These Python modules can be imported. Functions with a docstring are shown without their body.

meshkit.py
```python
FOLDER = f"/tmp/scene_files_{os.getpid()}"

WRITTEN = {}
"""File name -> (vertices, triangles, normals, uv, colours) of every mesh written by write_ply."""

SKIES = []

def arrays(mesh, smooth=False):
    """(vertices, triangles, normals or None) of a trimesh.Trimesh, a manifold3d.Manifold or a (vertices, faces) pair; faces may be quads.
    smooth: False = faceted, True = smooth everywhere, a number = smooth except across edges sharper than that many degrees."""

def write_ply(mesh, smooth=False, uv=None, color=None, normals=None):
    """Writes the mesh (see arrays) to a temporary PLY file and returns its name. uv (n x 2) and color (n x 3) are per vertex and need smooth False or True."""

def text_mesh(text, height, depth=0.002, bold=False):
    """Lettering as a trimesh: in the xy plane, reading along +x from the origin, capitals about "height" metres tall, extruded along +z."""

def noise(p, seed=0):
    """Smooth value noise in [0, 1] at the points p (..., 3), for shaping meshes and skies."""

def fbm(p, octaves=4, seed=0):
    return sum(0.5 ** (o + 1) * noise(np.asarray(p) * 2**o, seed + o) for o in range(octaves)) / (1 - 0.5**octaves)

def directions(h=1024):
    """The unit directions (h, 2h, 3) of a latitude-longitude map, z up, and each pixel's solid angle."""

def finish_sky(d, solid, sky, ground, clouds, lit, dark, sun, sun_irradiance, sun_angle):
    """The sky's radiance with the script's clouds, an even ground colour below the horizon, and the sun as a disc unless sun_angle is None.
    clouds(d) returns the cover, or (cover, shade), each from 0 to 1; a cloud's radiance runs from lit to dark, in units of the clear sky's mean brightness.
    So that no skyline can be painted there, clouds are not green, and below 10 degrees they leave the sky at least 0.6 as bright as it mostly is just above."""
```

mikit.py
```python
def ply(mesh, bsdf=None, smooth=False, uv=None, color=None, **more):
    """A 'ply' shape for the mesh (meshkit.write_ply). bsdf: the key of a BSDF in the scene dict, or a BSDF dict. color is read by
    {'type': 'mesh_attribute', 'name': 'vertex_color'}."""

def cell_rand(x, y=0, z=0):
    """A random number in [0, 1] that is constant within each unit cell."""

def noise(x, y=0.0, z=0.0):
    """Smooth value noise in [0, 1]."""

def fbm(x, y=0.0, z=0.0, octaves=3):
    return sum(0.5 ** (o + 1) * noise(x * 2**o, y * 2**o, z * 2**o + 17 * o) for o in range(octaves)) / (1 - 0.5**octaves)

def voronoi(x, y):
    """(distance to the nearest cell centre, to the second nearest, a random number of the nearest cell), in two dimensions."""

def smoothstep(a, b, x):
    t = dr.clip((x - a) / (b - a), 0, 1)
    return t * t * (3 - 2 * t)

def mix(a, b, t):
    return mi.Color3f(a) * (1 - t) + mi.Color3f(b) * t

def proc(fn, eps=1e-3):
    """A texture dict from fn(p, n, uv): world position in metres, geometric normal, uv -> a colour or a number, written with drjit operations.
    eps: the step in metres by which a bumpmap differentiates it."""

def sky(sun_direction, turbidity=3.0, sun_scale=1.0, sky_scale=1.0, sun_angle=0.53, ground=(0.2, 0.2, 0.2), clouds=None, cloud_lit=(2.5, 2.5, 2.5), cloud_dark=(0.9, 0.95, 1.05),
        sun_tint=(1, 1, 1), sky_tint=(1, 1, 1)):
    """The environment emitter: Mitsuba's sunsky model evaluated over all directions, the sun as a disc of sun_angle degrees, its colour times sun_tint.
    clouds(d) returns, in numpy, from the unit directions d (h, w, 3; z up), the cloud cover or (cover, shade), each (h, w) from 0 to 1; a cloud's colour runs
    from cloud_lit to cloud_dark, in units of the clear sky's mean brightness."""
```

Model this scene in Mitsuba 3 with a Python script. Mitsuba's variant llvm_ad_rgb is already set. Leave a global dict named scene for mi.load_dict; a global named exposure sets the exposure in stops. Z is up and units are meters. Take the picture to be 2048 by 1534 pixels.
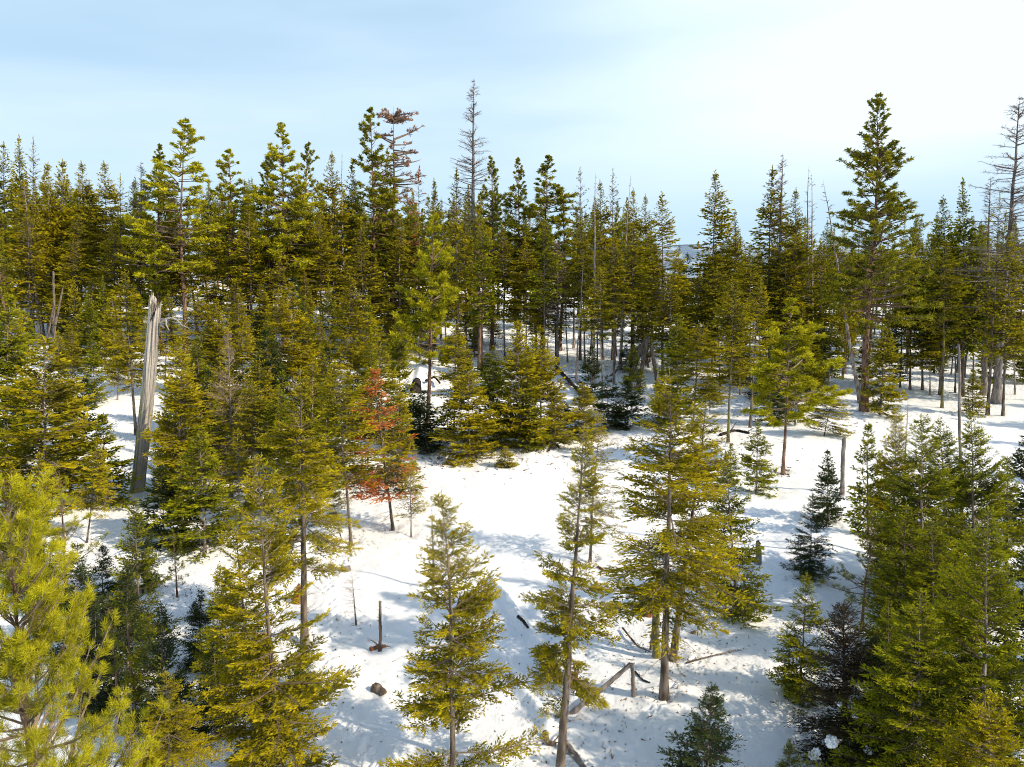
import math, numpy as np, trimesh, drjit as dr, mitsuba as mi, mikit, meshkit

T4 = mi.ScalarTransform4f
scene, labels = {}, {}

# ---------------------------------------------------------------- camera, light, exposure
CAM_H, PITCH, FPX = 15.0, math.radians(9.5), 1420.0
FWD = np.array([0, math.cos(PITCH), -math.sin(PITCH)])
UPC = np.array([0, math.sin(PITCH), math.cos(PITCH)])
RGT = np.array([1.0, 0, 0])
ORG = np.array([0, 0, CAM_H])
scene['camera'] = {'type': 'perspective', 'fov': math.degrees(2 * math.atan(1024 / FPX)), 'fov_axis': 'x', 'near_clip': 0.1, 'far_clip': 20000.0,
                   'to_world': T4().look_at(origin=ORG.tolist(), target=(ORG + FWD).tolist(), up=[0, 0, 1])}
exposure = 1.9
SUN = np.array([0.90, -0.40, 0.70])


def clouds(d):
    az = np.arctan2(d[..., 0], d[..., 1])
    el = np.arcsin(np.clip(d[..., 2], -1, 1))
    p = np.stack([az * 2.2 + el * 0.8, el * 11.0 - az * 0.7, 0 * az], -1)
    n = meshkit.fbm(p + 5.0, 5, 3)
    n2 = meshkit.fbm(np.stack([az * 1.0, el * 2.4, 0 * az + 3], -1), 3, 9)
    right = np.clip((az + 0.05) / 0.70, 0, 1)
    right = right * right * (3 - 2 * right)
    high = np.clip((el - 0.055) / 0.15, 0, 1)
    high = high * high * (3 - 2 * high)
    low = np.clip((0.17 - el) / 0.13, 0, 1)
    cover = 0.82 + 0.15 * low + 0.35 * (n - 0.5) + 0.30 * (n2 - 0.5) + 0.45 * right * high
    shade = np.clip(0.80 + 0.35 * low - 1.0 * right * high - 0.8 * (n - 0.5) - 0.5 * (n2 - 0.5), 0, 1)
    hi = np.clip((el - 0.36) / 0.6, 0, 1)
    cover = cover * (1 - 0.85 * hi * hi * (3 - 2 * hi))  # cloud thinned above the view to lower the ambient light
    return np.clip(cover, 0.0, 1.0), shade


scene['sky'] = mikit.sky(SUN.tolist(), turbidity=2.5, clouds=clouds, cloud_lit=(2.75, 3.15, 3.45), cloud_dark=(1.75, 2.42, 2.98),
                         sun_tint=(0.94, 0.975, 1.02), ground=(0.5, 0.5, 0.52))
labels['sky'] = {'label': 'pale blue sky with thin white streaks of cloud', 'category': 'sky', 'kind': 'structure'}


# ---------------------------------------------------------------- materials
def mat(name, fn, rough=0.8, spec=0.3, thin=0.0, bump=None, scale=0.02):
    if thin > 0:
        b = {'type': 'principledthin', 'base_color': mikit.proc(fn), 'roughness': rough, 'diff_trans': thin, 'eta': 1.3}
    else:
        b = {'type': 'principled', 'base_color': mikit.proc(fn), 'roughness': rough, 'specular': spec}
        if bump is not None:
            b = {'type': 'bumpmap', 'arbitrary': mikit.proc(bump, 0.01), 'scale': scale, 'bsdf': b}
        b = {'type': 'twosided', 'bsdf': b}
    scene[name] = b


def leaf(name, young, old_shaded, wood=(0.13, 0.10, 0.08), thin=0.5, dead=None):
    """uv.x: tint of the spray, inner crown shade painted into its dark end (0 old .. 1 young growth); uv.y: 0 needles, 1 wood."""
    def fn(p, n, uv):
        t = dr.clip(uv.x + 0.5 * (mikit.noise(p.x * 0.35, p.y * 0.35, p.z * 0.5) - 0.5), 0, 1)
        c = mikit.mix(old_shaded, young, t)
        if dead is not None:
            c = dr.select(mikit.noise(p.x * 0.9, p.y * 0.9, p.z * 1.1) + 0.25 * (uv.x - 0.5) > 0.45, mi.Color3f(dead), c)
        return dr.select(uv.y > 0.5, mi.Color3f(wood) * (0.7 + 0.6 * uv.x), c)
    mat(name, fn, rough=0.55, thin=thin)


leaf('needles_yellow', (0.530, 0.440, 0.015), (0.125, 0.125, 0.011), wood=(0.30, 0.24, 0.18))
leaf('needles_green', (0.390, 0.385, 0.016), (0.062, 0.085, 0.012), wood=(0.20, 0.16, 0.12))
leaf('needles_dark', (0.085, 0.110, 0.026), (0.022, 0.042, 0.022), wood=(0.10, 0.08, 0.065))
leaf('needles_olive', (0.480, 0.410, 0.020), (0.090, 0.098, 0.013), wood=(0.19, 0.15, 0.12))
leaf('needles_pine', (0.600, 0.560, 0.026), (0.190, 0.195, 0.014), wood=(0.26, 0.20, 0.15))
leaf('needles_tallpine', (0.420, 0.385, 0.026), (0.070, 0.095, 0.020), wood=(0.20, 0.14, 0.10))
leaf('needles_red', (0.36, 0.105, 0.035), (0.20, 0.065, 0.03), wood=(0.22, 0.17, 0.14))
leaf('needles_dying', (0.175, 0.150, 0.016), (0.065, 0.070, 0.014), wood=(0.24, 0.18, 0.14), dead=(0.60, 0.21, 0.06))
leaf('needles_rust', (0.46, 0.27, 0.17), (0.27, 0.16, 0.11), wood=(0.27, 0.21, 0.17))
leaf('twigs_grey', (0.30, 0.25, 0.21), (0.17, 0.14, 0.12), wood=(0.22, 0.185, 0.165), thin=0.1)
leaf('twigs_brown', (0.24, 0.17, 0.10), (0.17, 0.125, 0.08), wood=(0.29, 0.225, 0.165), thin=0.1)
leaf('twigs_black', (0.085, 0.066, 0.035), (0.03, 0.028, 0.018), wood=(0.075, 0.055, 0.04), thin=0.1)


def bark(name, a, b, moss=None, streak=1.0):
    def fn(p, n, uv):
        k = mikit.fbm(p.x * 9, p.y * 9, p.z * 1.6 * streak, 3)
        c = mikit.mix(a, b, mikit.smoothstep(0.3, 0.7, k))
        if moss is not None:
            c = mikit.mix(c, moss, mikit.smoothstep(0.5, 0.62, mikit.fbm(p.x * 2.1, p.y * 2.1, p.z * 0.5 + 4, 3)) * 0.8)
        return c
    mat(name, fn, rough=0.85, spec=0.2)


bark('bark_fir', (0.075, 0.058, 0.047), (0.21, 0.17, 0.14))
bark('bark_pale', (0.16, 0.13, 0.11), (0.42, 0.36, 0.31))
bark('bark_pine', (0.085, 0.05, 0.036), (0.27, 0.17, 0.125))
bark('bark_mossy', (0.08, 0.07, 0.05), (0.17, 0.15, 0.10), moss=(0.20, 0.19, 0.02))
bark('bark_grey', (0.13, 0.115, 0.11), (0.27, 0.24, 0.225))
bark('wood_red', (0.14, 0.055, 0.03), (0.30, 0.13, 0.07))
bark('wood_black', (0.016, 0.013, 0.012), (0.05, 0.04, 0.035))


def snag_fn(p, n, uv):
    a = uv.x * 46 + 2.5 * mikit.noise(uv.x * 7, uv.y * 6)
    k = mikit.fbm(a, uv.y * 5, 1.0, 3)
    c = mikit.mix((0.16, 0.148, 0.135), (0.50, 0.465, 0.42), mikit.smoothstep(0.28, 0.66, k))
    low = mikit.smoothstep(0.55, 0.10, uv.y)
    c = mikit.mix(c, (0.22, 0.21, 0.19), low * 0.55)
    m = mikit.smoothstep(0.52, 0.63, mikit.fbm(uv.x * 14, uv.y * 22, 7.0, 3)) * mikit.smoothstep(0.75, 0.45, uv.y)
    side = mikit.smoothstep(0.20, 0.06, dr.abs(uv.x - 0.55))
    return mikit.mix(c, (0.40, 0.37, 0.03), m * side * 0.85)


def snag_bump(p, n, uv):
    return mikit.fbm(uv.x * 40, uv.y * 9, 2.0, 3) * 0.03


mat('wood_snag', snag_fn, rough=0.8, spec=0.2, bump=snag_bump, scale=1.0)


def snow_fn(p, n, uv):
    k = mikit.fbm(p.x * 0.8, p.y * 0.8, 0.0, 3)
    return mikit.mix((0.81, 0.85, 0.90), (0.89, 0.915, 0.945), k)


def snow_bump(p, n, uv):
    return 0.075 * mikit.fbm(p.x * 2.4, p.y * 2.4, 1.0, 4) + 0.012 * mikit.noise(p.x * 17, p.y * 17, 3.0)


mat('snow', snow_fn, rough=0.55, spec=0.25, bump=snow_bump, scale=1.0)
mat('hill_forest_haze', lambda p, n, uv: mikit.mix((0.13, 0.19, 0.26), (0.30, 0.38, 0.47), mikit.smoothstep(0.45, 0.6, mikit.fbm(p.x * 0.004, p.y * 0.004, p.z * 0.01, 4))))  # forest and snow mix with blue distance haze painted into both colours
mat('litter', lambda p, n, uv: mikit.mix((0.07, 0.045, 0.03), (0.22, 0.14, 0.085), mikit.noise(p.x * 5, p.y * 5)))


# ---------------------------------------------------------------- terrain
def sst(a, b, x):
    t = np.clip((np.asarray(x, float) - a) / (b - a), 0, 1)
    return t * t * (3 - 2 * t)


def nz(x, y, f, seed, octv=3):
    return meshkit.fbm(np.stack([np.asarray(x, float) * f, np.asarray(y, float) * f, 0 * np.asarray(x, float)], -1), octv, seed) - 0.5


def g0(x, y):
    x, y = np.asarray(x, float), np.asarray(y, float)
    z = 0.9 * nz(x, y, 1 / 16, 1) + 0.55 * nz(x, y, 1 / 5.5, 2) * sst(14, 30, y) + 0.20 * nz(x, y, 1 / 1.7, 6)
    z = z + 5.0 * sst(45, 115, y) * sst(8, 62, -x) + 10 * sst(100, 230, y) * sst(-10, 90, -x)
    z = z + 3.0 * sst(80, 190, y) * sst(-60, 10, 40 - np.abs(x - 10))
    z = z - 55 * sst(330, 900, np.hypot(x, y))
    return z


def ray(px, py):
    return FWD + (px - 1024) / FPX * RGT - (py - 767) / FPX * UPC


TS = np.concatenate([np.linspace(8, 120, 2400), np.linspace(120, 420, 1200)])


def at(px, py):
    """Ground point seen at this pixel of the 2048 px photograph."""
    d = ray(px, py)
    P = ORG + TS[:, None] * d
    below = P[:, 2] < g0(P[:, 0], P[:, 1])
    k = int(np.argmax(below)) if below.any() else len(TS) - 1
    return P[k]


PRINTS = []
RIDGES = []
WELLS = []


def trail(pts, step, jit, size, depth, seed):
    r = np.random.default_rng(seed)
    W = np.array([at(*p)[:2] for p in pts])
    seg = np.linalg.norm(np.diff(W, axis=0), axis=1)
    s, side = 0.0, 1
    cum = np.concatenate([[0], np.cumsum(seg)])
    while s < cum[-1]:
        k = min(int(np.searchsorted(cum, s, 'right') - 1), len(seg) - 1)
        t = (s - cum[k]) / seg[k]
        dirv = (W[k + 1] - W[k]) / seg[k]
        c = W[k] * (1 - t) + W[k + 1] * t + np.array([-dirv[1], dirv[0]]) * side * 0.11 + r.normal(0, jit, 2)
        PRINTS.append((c, dirv, size * r.uniform(0.85, 1.2), 1.5 * depth * r.uniform(0.7, 1.2)))
        side = -side
        s += step * r.uniform(0.8, 1.25)


trail([(655, 1165), (662, 1240), (655, 1330), (648, 1372), (672, 1420), (710, 1462), (742, 1500), (752, 1560)], 0.36, 0.04, 0.15, 0.10, 1)
trail([(648, 1372), (645, 1420), (635, 1470), (615, 1534), (600, 1600)], 0.5, 0.06, 0.12, 0.05, 2)
trail([(1395, 1310), (1330, 1420), (1285, 1470), (1240, 1520), (1200, 1580)], 0.30, 0.09, 0.12, 0.06, 3)
trail([(1400, 1300), (1480, 1240), (1500, 1130), (1530, 1030), (1590, 940), (1620, 890)], 0.5, 0.09, 0.13, 0.06, 4)
trail([(690, 1060), (700, 1105), (680, 1150), (655, 1165)], 0.4, 0.06, 0.12, 0.05, 5)
trail([(640, 1150), (600, 1300), (585, 1440), (570, 1534)], 0.42, 0.18, 0.1, 0.04, 6)
trail([(1340, 1370), (1300, 1440), (1330, 1500), (1360, 1560)], 0.26, 0.22, 0.10, 0.05, 7)


def ridge(p, q, r, h):
    RIDGES.append((at(*p)[:2], at(*q)[:2], r, h))


ridge((985, 1165), (1150, 1400), 0.30, 0.50)
ridge((985, 1300), (1098, 1455), 0.26, 0.34)
ridge((846, 728), (832, 782), 0.6, 0.55)
ridge((1128, 1500), (1172, 1570), 0.22, 0.16)
ridge((1010, 1085), (1130, 1098), 0.4, 0.10)
ridge((540, 950), (620, 1150), 0.5, 0.12)
for cx, cy, rr, hh in [(930, 975, 1.3, .22), (1000, 950, 1.5, .25), (1065, 970, 1.3, .3), (1075, 915, .9, .35), (860, 945, 1.6, .25), (1240, 930, 1.5, .35), (1310, 905, 1.6, .4), (560, 1440, 1.0, .14),
                       (740, 1350, 1.6, .25), (800, 1130, 1.5, .15), (1190, 1455, 1.0, .15), (1440, 1420, 1.6, .25), (1560, 1290, 1.3, .2), (1640, 1080, 1.3, .35), (300, 1100, 1.6, .25), (430, 1250, 1.4, .25)]:
    c = at(cx, cy)[:2]
    RIDGES.append((c - [0.5 * rr, 0], c + [0.5 * rr, 0.2], rr, hh))


def ground(x, y):
    x, y = np.asarray(x, float), np.asarray(y, float)
    z = g0(x, y)
    sh = z.shape
    x, y, z = x.ravel(), y.ravel(), z.ravel().copy()
    for a, b, r, h in RIDGES:
        m = (x > min(a[0], b[0]) - r * 2) & (x < max(a[0], b[0]) + r * 2) & (y > min(a[1], b[1]) - r * 2) & (y < max(a[1], b[1]) + r * 2)
        if m.any():
            v = b - a
            px, py = x[m] - a[0], y[m] - a[1]
            t = np.clip((px * v[0] + py * v[1]) / (v @ v), 0, 1)
            d = np.hypot(px - t * v[0], py - t * v[1])
            z[m] += h * (1 - sst(0, 1, d / (r * 1.6))) * (0.85 + 0.6 * nz(x[m], y[m], 1.2, 4, 2))
    for c, dv, s, dep in PRINTS:
        m = (np.abs(x - c[0]) < s * 3) & (np.abs(y - c[1]) < s * 3)
        if m.any():
            px, py = x[m] - c[0], y[m] - c[1]
            u, w = px * dv[0] + py * dv[1], -px * dv[1] + py * dv[0]
            q = np.sqrt((u / (s * 1.2)) ** 2 + (w / (s * 0.72)) ** 2)
            z[m] += -dep * (1 - sst(0.45, 1.0, q)) + dep * 0.25 * np.exp(-((q - 1.3) / 0.3) ** 2)
    for c, r, dep in WELLS:
        m = (np.abs(x - c[0]) < r * 2.6) & (np.abs(y - c[1]) < r * 2.6)
        if m.any():
            d = np.hypot(x[m] - c[0], y[m] - c[1]) / r
            z[m] += -dep * np.exp(-d * d) + dep * 0.35 * np.exp(-((d - 1.5) / 0.5) ** 2)
    return z.reshape(sh)


def gz(x, y):
    return float(ground(np.array([x]), np.array([y]))[0])


# ---------------------------------------------------------------- mesh tools
class MB:
    def __init__(self):
        self.v, self.f, self.u, self.n = [], [], [], 0

    def add(self, v, f, uv):
        v = np.asarray(v, float).reshape(-1, 3)
        self.v.append(v)
        self.f.append(np.asarray(f, int) + self.n)
        uv = np.broadcast_to(np.asarray(uv, float), (len(v), 2))
        self.u.append(uv)
        self.n += len(v)

    def tube(self, pts, rad, sides=6, uv=(0.5, 1.0), cap=True, wrap_uv=False):
        p = np.asarray(pts, float)
        rad = np.broadcast_to(np.asarray(rad, float), (len(p),))
        t = np.gradient(p, axis=0)
        t /= np.linalg.norm(t, axis=1, keepdims=True) + 1e-12
        ref = np.array([1.0, 0, 0]) if abs(t[0][0]) < 0.8 else np.array([0, 1.0, 0])
        a = ref - t * (t @ ref)[:, None]
        a /= np.linalg.norm(a, axis=1, keepdims=True)
        b = np.cross(t, a)
        ang = np.arange(sides) * 2 * np.pi / sides
        v = p[:, None] + rad[:, None, None] * (np.cos(ang)[None, :, None] * a[:, None] + np.sin(ang)[None, :, None] * b[:, None])
        n = len(p)
        i, j = np.meshgrid(np.arange(n - 1), np.arange(sides), indexing='ij')
        q = np.stack([i * sides + j, i * sides + (j + 1) % sides, (i + 1) * sides + (j + 1) % sides, (i + 1) * sides + j], -1).reshape(-1, 4)
        f = np.vstack([q[:, [0, 1, 2]], q[:, [0, 2, 3]]])
        v = v.reshape(-1, 3)
        if cap:
            v = np.vstack([v, p[:1], p[-1:]])
            k = np.arange(sides)
            f = np.vstack([f, np.stack([(k + 1) % sides, k, 0 * k + n * sides], 1), np.stack([(n - 1) * sides + k, (n - 1) * sides + (k + 1) % sides, 0 * k + n * sides + 1], 1)])
        self.add(v, f, uv)

    def twigs(self, P, Q, r, uv):
        """Many straight three-sided spikes from P to Q."""
        d = Q - P
        L = np.linalg.norm(d, axis=1, keepdims=True) + 1e-9
        d = d / L
        a = np.cross(d, np.array([0.31, 0.2, 0.93]))
        a /= np.linalg.norm(a, axis=1, keepdims=True) + 1e-9
        b = np.cross(d, a)
        r = np.broadcast_to(np.asarray(r, float), (len(P),))[:, None]
        V = np.stack([P + a * r, P - 0.5 * a * r + 0.87 * b * r, P - 0.5 * a * r - 0.87 * b * r, Q], 1).reshape(-1, 3)
        k = np.arange(len(P))[:, None] * 4
        F = np.concatenate([k + [0, 1, 3], k + [1, 2, 3], k + [2, 0, 3]])
        self.add(V, F, np.repeat(uv, 4, axis=0) if np.ndim(uv) == 2 else uv)

    def sprays(self, P, D, L, W, tint, rng, crossed=True, flat=0.6):
        """Needle sprays: slender pointed blades along D."""
        n = len(P)
        D = D / (np.linalg.norm(D, axis=1, keepdims=True) + 1e-9)
        R = np.array([0, 0, 1.0]) + flat * rng.normal(size=(n, 3))
        q = np.cross(D, R)
        q /= np.linalg.norm(q, axis=1, keepdims=True) + 1e-9
        L, W = np.broadcast_to(L, (n,))[:, None], np.broadcast_to(W, (n,))[:, None]
        qs = [q, np.cross(D, q)] if crossed else [q]
        for q in qs:
            V = np.stack([P, P + 0.42 * L * D + 0.5 * W * q, P + L * D, P + 0.42 * L * D - 0.5 * W * q], 1).reshape(-1, 3)
            k = np.arange(n)[:, None] * 4
            self.add(V, np.concatenate([k + [0, 1, 2], k + [0, 2, 3]]), np.repeat(np.stack([tint, 0 * tint], 1), 4, axis=0))

    def get(self):
        return np.vstack(self.v), np.vstack(self.f), np.vstack(self.u)

    def shape(self, bsdf, smooth=False):
        v, f, u = self.get()
        return mikit.ply((v, f), bsdf, smooth=smooth, uv=u)


def norm(v):
    return v / (np.linalg.norm(v, axis=-1, keepdims=True) + 1e-9)


def trunk_mesh(rng, H, r0, wob=0.01, top=1.0, sides=8, flare=0.5, pow=1.05):
    m = MB()
    t = np.linspace(0, top, 15)
    w = np.cumsum(rng.normal(0, wob * H / 4, (15, 2)), axis=0) * np.minimum(1, 3 * t * (1.02 - t))[:, None]
    p = np.stack([w[:, 0], w[:, 1], t * H], 1)
    p[0, 2] = -0.35
    r = r0 * (np.maximum(1.0 - t, 0.0) ** pow * 0.98 + 0.02) * (1 + flare * np.exp(-t * H / 0.35))
    m.tube(p, r, sides, uv=(0.5, 1.0))
    return m, p


def on_trunk(p, z):
    return np.stack([np.interp(z, p[:, 2], p[:, 0]), np.interp(z, p[:, 2], p[:, 1]), z], -1)


def branch_curves(rng, base, az, el, L, droop, up, n=6):
    s = np.linspace(0, 1, n)[None]
    hor = L[:, None] * s * np.cos(el)[:, None]
    az = az[:, None] + rng.normal(0, 0.12, (len(L), 1)) * s ** 2
    z = L[:, None] * (np.sin(el)[:, None] * s - droop[:, None] * s ** 2 + up[:, None] * s ** 3)
    return base[:, None] + np.stack([hor * np.cos(az), hor * np.sin(az), z], -1)


def lerp_curve(C, s):
    """Point and tangent on each curve C[i] (n points) at parameters s (flat index pairs)."""
    i, t = s
    n = C.shape[1]
    x = np.clip(t * (n - 1), 0, n - 1.0001)
    k = x.astype(int)
    w = (x - k)[:, None]
    a, b = C[i, k], C[i, k + 1]
    return a * (1 - w) + b * w, norm(b - a)


def fir(seed, H, R, cb, r0, nb, sp2=0.10, sprig=0.15, wid=0.04, sp3=0.075, crossed=True, power=0.9, droop=0.25, up=0.18, el_top=0.75, el_bot=-0.05, gap=0.10, dead=8, dense=1.0, bare_top=0.0,
        lmax=0.55, wob=0.010, keep=1.0, limb=1.0, whorl=True, dz=0.14, smin=0.8):
    rng = np.random.default_rng(seed)
    tm, tp = trunk_mesh(rng, H, r0 * 0.72, wob)
    m = MB()
    u = np.sort(rng.random(nb)) ** 1.0
    if whorl:
        nw = max(8, int(nb / 5.5))
        u = (np.floor(u * nw) + rng.normal(0.5, 0.18, nb)) / nw
    u = np.clip(u, 0, 1)
    u = np.concatenate([u, 1 - 0.45 * rng.random(nb // 3) ** 1.4])
    nb = len(u)
    z = (cb + (0.985 - cb) * u) * H
    az = rng.random(nb) * 2 * np.pi
    lob = 1 + 0.12 * np.cos(az - rng.random() * 6.28) + 0.12 * np.sin(2 * az + u * 9 + rng.random() * 6)
    env = (1 - u) ** power * np.minimum(1, 0.62 + 1.6 * u) + 0.06
    L = np.maximum(R * env * lob * np.where(rng.random(nb) < 0.12, 0.55, 1) * rng.uniform(0.76, 1.1, nb), 0.12)
    ok = rng.random(nb) > gap
    el = el_bot + (el_top - el_bot) * u ** 1.3 + rng.normal(0, 0.10, nb)
    C = branch_curves(rng, on_trunk(tp, z), az, el, L, droop * (1 - 0.7 * u) * rng.uniform(0.6, 1.4, nb), up * rng.uniform(0.5, 1.4, nb))
    # limbs
    for c, l, k in zip(C, L, ok):
        m.tube(c[[0, 2, 4, 5]] if len(c) == 6 else c, np.array([1.0, 0.7, 0.35, 0.12]) * (0.006 + 0.011 * l) * limb, 3, uv=(rng.random(), 1.0), cap=False)
    C, L, u = C[ok], L[ok], u[ok]
    # branchlets
    n2 = np.maximum(2, (L / sp2 * dense).astype(int))
    bi = np.repeat(np.arange(len(L)), n2)
    s = np.concatenate([(np.arange(k) + rng.random(k)) / k for k in n2])
    s = 0.14 + 0.86 * s
    side = np.where(rng.random(len(s)) < 0.5, -1.0, 1.0)
    P, T = lerp_curve(C, (bi, s))
    B = norm(np.cross(T, np.array([0, 0, 1.0])))
    a = rng.uniform(0.6, 1.15, len(s))
    D = T * np.cos(a)[:, None] + B * (side * np.sin(a))[:, None]
    D[:, 2] += rng.normal(-0.07, dz, len(s))
    D = norm(D)
    l2 = np.minimum(0.5 * L[bi] * (1.06 - s) + 0.10 * np.sqrt(L[bi]), lmax) * rng.uniform(0.45, 1.1, len(s))
    l2 = np.where(rng.random(len(s)) < 0.18, l2 * 0.4, l2)
    m.twigs(P, P + D * l2[:, None] * 0.9, 0.0035 * limb + 0.004 * l2, (0.35, 1.0))
    # sprays
    n3 = np.maximum(1, (l2 / sp3).astype(int)) + 1
    ci = np.repeat(np.arange(len(l2)), n3)
    t = np.concatenate([np.linspace(0.12, 1.0, k) for k in n3])
    Q = P[ci] + D[ci] * (l2[ci] * t)[:, None]
    N = norm(np.cross(D[ci], np.array([0, 0, 1.0])))
    last = t > 0.99
    sg = np.where(rng.random(len(t)) < 0.5, -1.0, 1.0)
    E = D[ci] * 0.8 + N * (np.where(last, 0.0, 0.75) * sg)[:, None] + rng.normal(0, 0.16, (len(t), 3)) + np.array([0, 0, 0.06])
    tint = np.clip(-0.15 + 0.75 * s[ci] + 0.35 * t + rng.normal(0, 0.13, len(t)), 0, 1)  # inner sprays darker: needle age plus painted crown shade
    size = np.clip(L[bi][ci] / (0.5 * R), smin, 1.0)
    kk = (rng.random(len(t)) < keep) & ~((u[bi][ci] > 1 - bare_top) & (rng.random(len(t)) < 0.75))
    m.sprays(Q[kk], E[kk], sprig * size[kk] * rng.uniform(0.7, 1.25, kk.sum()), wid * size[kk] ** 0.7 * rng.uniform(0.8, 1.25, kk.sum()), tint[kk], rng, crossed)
    # leader
    zl = np.linspace(0.93 * H, 1.0 * H, 10)
    m.sprays(on_trunk(tp, zl), np.array([0, 0, 1.0]) + rng.normal(0, 0.22, (10, 3)), np.full(10, sprig * 0.8), np.full(10, wid * 0.7), np.full(10, 0.8), rng, crossed)
    # dead lower branches
    if dead:
        zz = rng.uniform(0.06, max(cb, 0.10) + 0.12, dead) * H
        Cd = branch_curves(rng, on_trunk(tp, zz), rng.random(dead) * 6.28, rng.normal(-0.05, 0.2, dead), R * rng.uniform(0.25, 0.75, dead), np.full(dead, 0.25), np.full(dead, 0.08))
        for c in Cd:
            m.tube(c[[0, 2, 4, 5]], np.array([1.0, 0.7, 0.4, 0.15]) * 0.011 * limb, 3, uv=(rng.random(), 1.0), cap=False)
            Pp, Tt = lerp_curve(c[None], (np.zeros(7, int), rng.uniform(0.25, 1, 7)))
            m.twigs(Pp, Pp + norm(Tt + rng.normal(0, 0.6, (7, 3))) * rng.uniform(0.12, 0.45, (7, 1)), 0.004 * limb, (0.5, 1.0))
    return tm, m


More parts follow.
